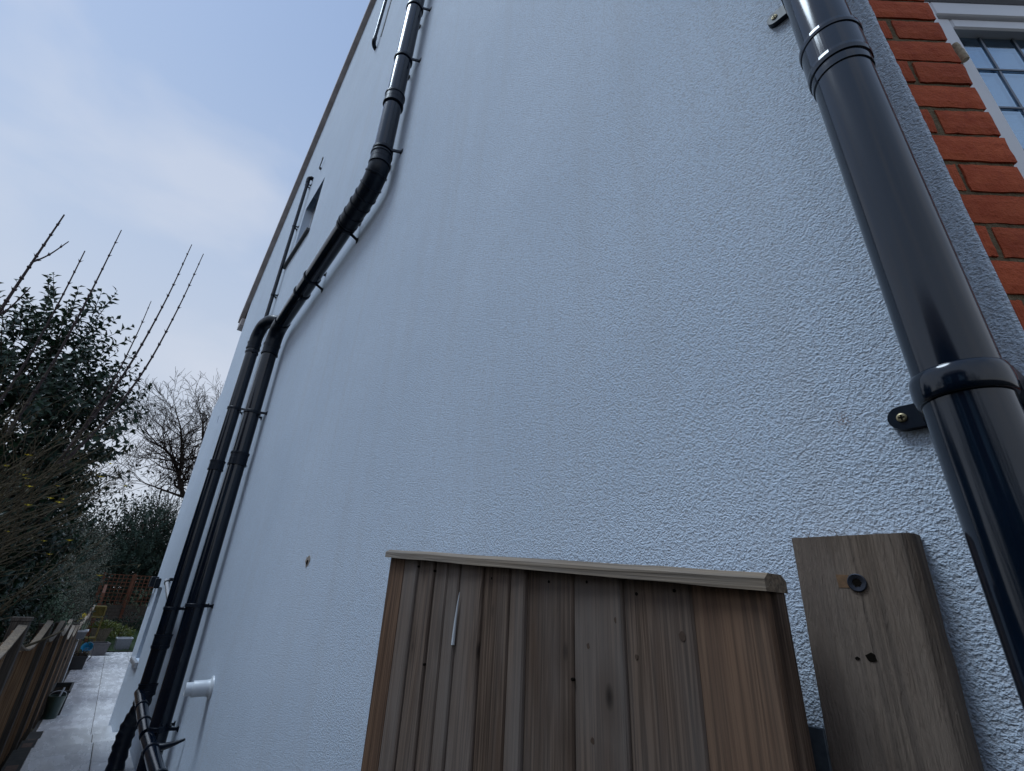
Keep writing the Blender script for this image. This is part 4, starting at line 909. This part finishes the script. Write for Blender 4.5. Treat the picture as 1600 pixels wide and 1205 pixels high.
for k in range(5200):
    p = Vector((rng.uniform(-48, -37), rng.uniform(-9, 9), abs(rng.gauss(0, 3.0)))); d = Vector((rng.gauss(0, 1), rng.gauss(0, 1), .7))
    for j in range(5): leaf(hd, p + rv(.25), d + rv(.6), UP + rv(.4), rng.uniform(.22, .4), .16)
struct(hd.build('undergrowth', DULL, fix=False), 'stuff', 'dark leafy undergrowth at the woodland edge')
ok = thing('bare_tree', 'bare leafless oak spreading against the sky beside the house', 'tree')
mb = MB(); rng = random.Random(33)
trunk = [Vector((-36, 4.6, 0)), Vector((-36, 4.2, 3.0)), Vector((-36, 3.6, 5.2)), Vector((-36, 2.8, 6.7))]
mb.tube(arc(trunk), [.30 - .006 * i for i in range(19)], 10, caps=False); mb.build('trunk', OAKB, ok, fix=False)
mb = MB()
limbs = [([(-36, 2.8, 6.7), (-36.2, 1.9, 7.7), (-36.4, 1.5, 8.7), (-36.3, .6, 9.8), (-36, -.5, 10.2)], .15), ([(-36, 2.8, 6.7), (-35.6, 2.7, 8.5), (-35.4, 2.2, 10.5), (-35.2, 1.7, 12.2)], .16), ([(-36.3, 1.6, 8.5), (-36.8, 1.4, 9.8), (-37, .9, 11.5), (-37, .2, 12.8)], .10), ([(-36, 3.3, 5.9), (-36.5, 4.2, 8.2), (-36.5, 4.0, 10.5), (-36, 3.4, 12.8)], .15), ([(-36.2, 2.3, 7.2), (-36.8, .9, 7.6), (-37, -.2, 7.9)], .08)]
for pts, r0 in limbs:
    P = arc([Vector(p) for p in pts], 4); n = len(P); rs = [r0 * (1 - .75 * i / (n - 1)) for i in range(n)]; mb.tube(P, rs, 7, caps=False)
    for i in range(3, n):
        for j in range(2):
            d0 = (P[i] - P[i - 1]).normalized(); ax = Vector((rng.gauss(0, 1), rng.gauss(0, 1), rng.gauss(0, .6)))
            grow(mb, P[i], d0 * .6 + ax.normalized() + Vector((0, 0, .25)), rng.uniform(1.0, 1.7), max(.02, rs[i] * .55), 3, .85, rng, None, 5, .1, .22, (2, 3), .009, .62)
mb.build('crown', OAKB, ok, fix=False)

# ================================================================== BEHIND THE CAMERA (mirrored in the downpipe and window)
leafy('added_shade_hedge', 'added dense hedge out of view beside the camera, darkens the lower wall and the downpipe reflection', (0.6, -2.2, -.1),  # added out-of-view hedge, blocks sky light from the lower wall and pipe
      [((x, -2.15, 1.5), (.75, .62, 1.5)) for x in (-1.5, -.5, .5, 1.3)], 800, LAUREL, .12, .06, 12, .35, 'hedge', seed=41, upb=.4)
nb = thing('neighbour_house', 'dark brick neighbouring house opposite, mirrored in the downpipe and bay window', 'house')
NBW = m_plain('neighbour_brick', (0.13, 0.075, 0.055), 0.9, sc=14, bmp=0.006)
m = MB(); m.box((-3.2, -13.5, -.1), (2.6, -6.2, 4.9)); m.build('wall', NBW, nb)
m = MB(); m.prism([(-3.5, -13.8, 4.9), (-3.5, -5.9, 4.9), (-3.5, -9.85, 7.6)], (6.4, 0, 0)); m.build('roof', ROOF, nb)
for x in (-2.4, 0.6):
    for z in (.9, 3.3):
        m = MB(); m.box((x, -6.2, z), (x + 1.3, -6.14, z + 1.15), .01); wo = m.build('window', UPVC, nb); m = MB(); m.box((x + .08, -6.15, z + .08), (x + 1.22, -6.125, z + 1.07)); m.build('pane', GLASS, wo)
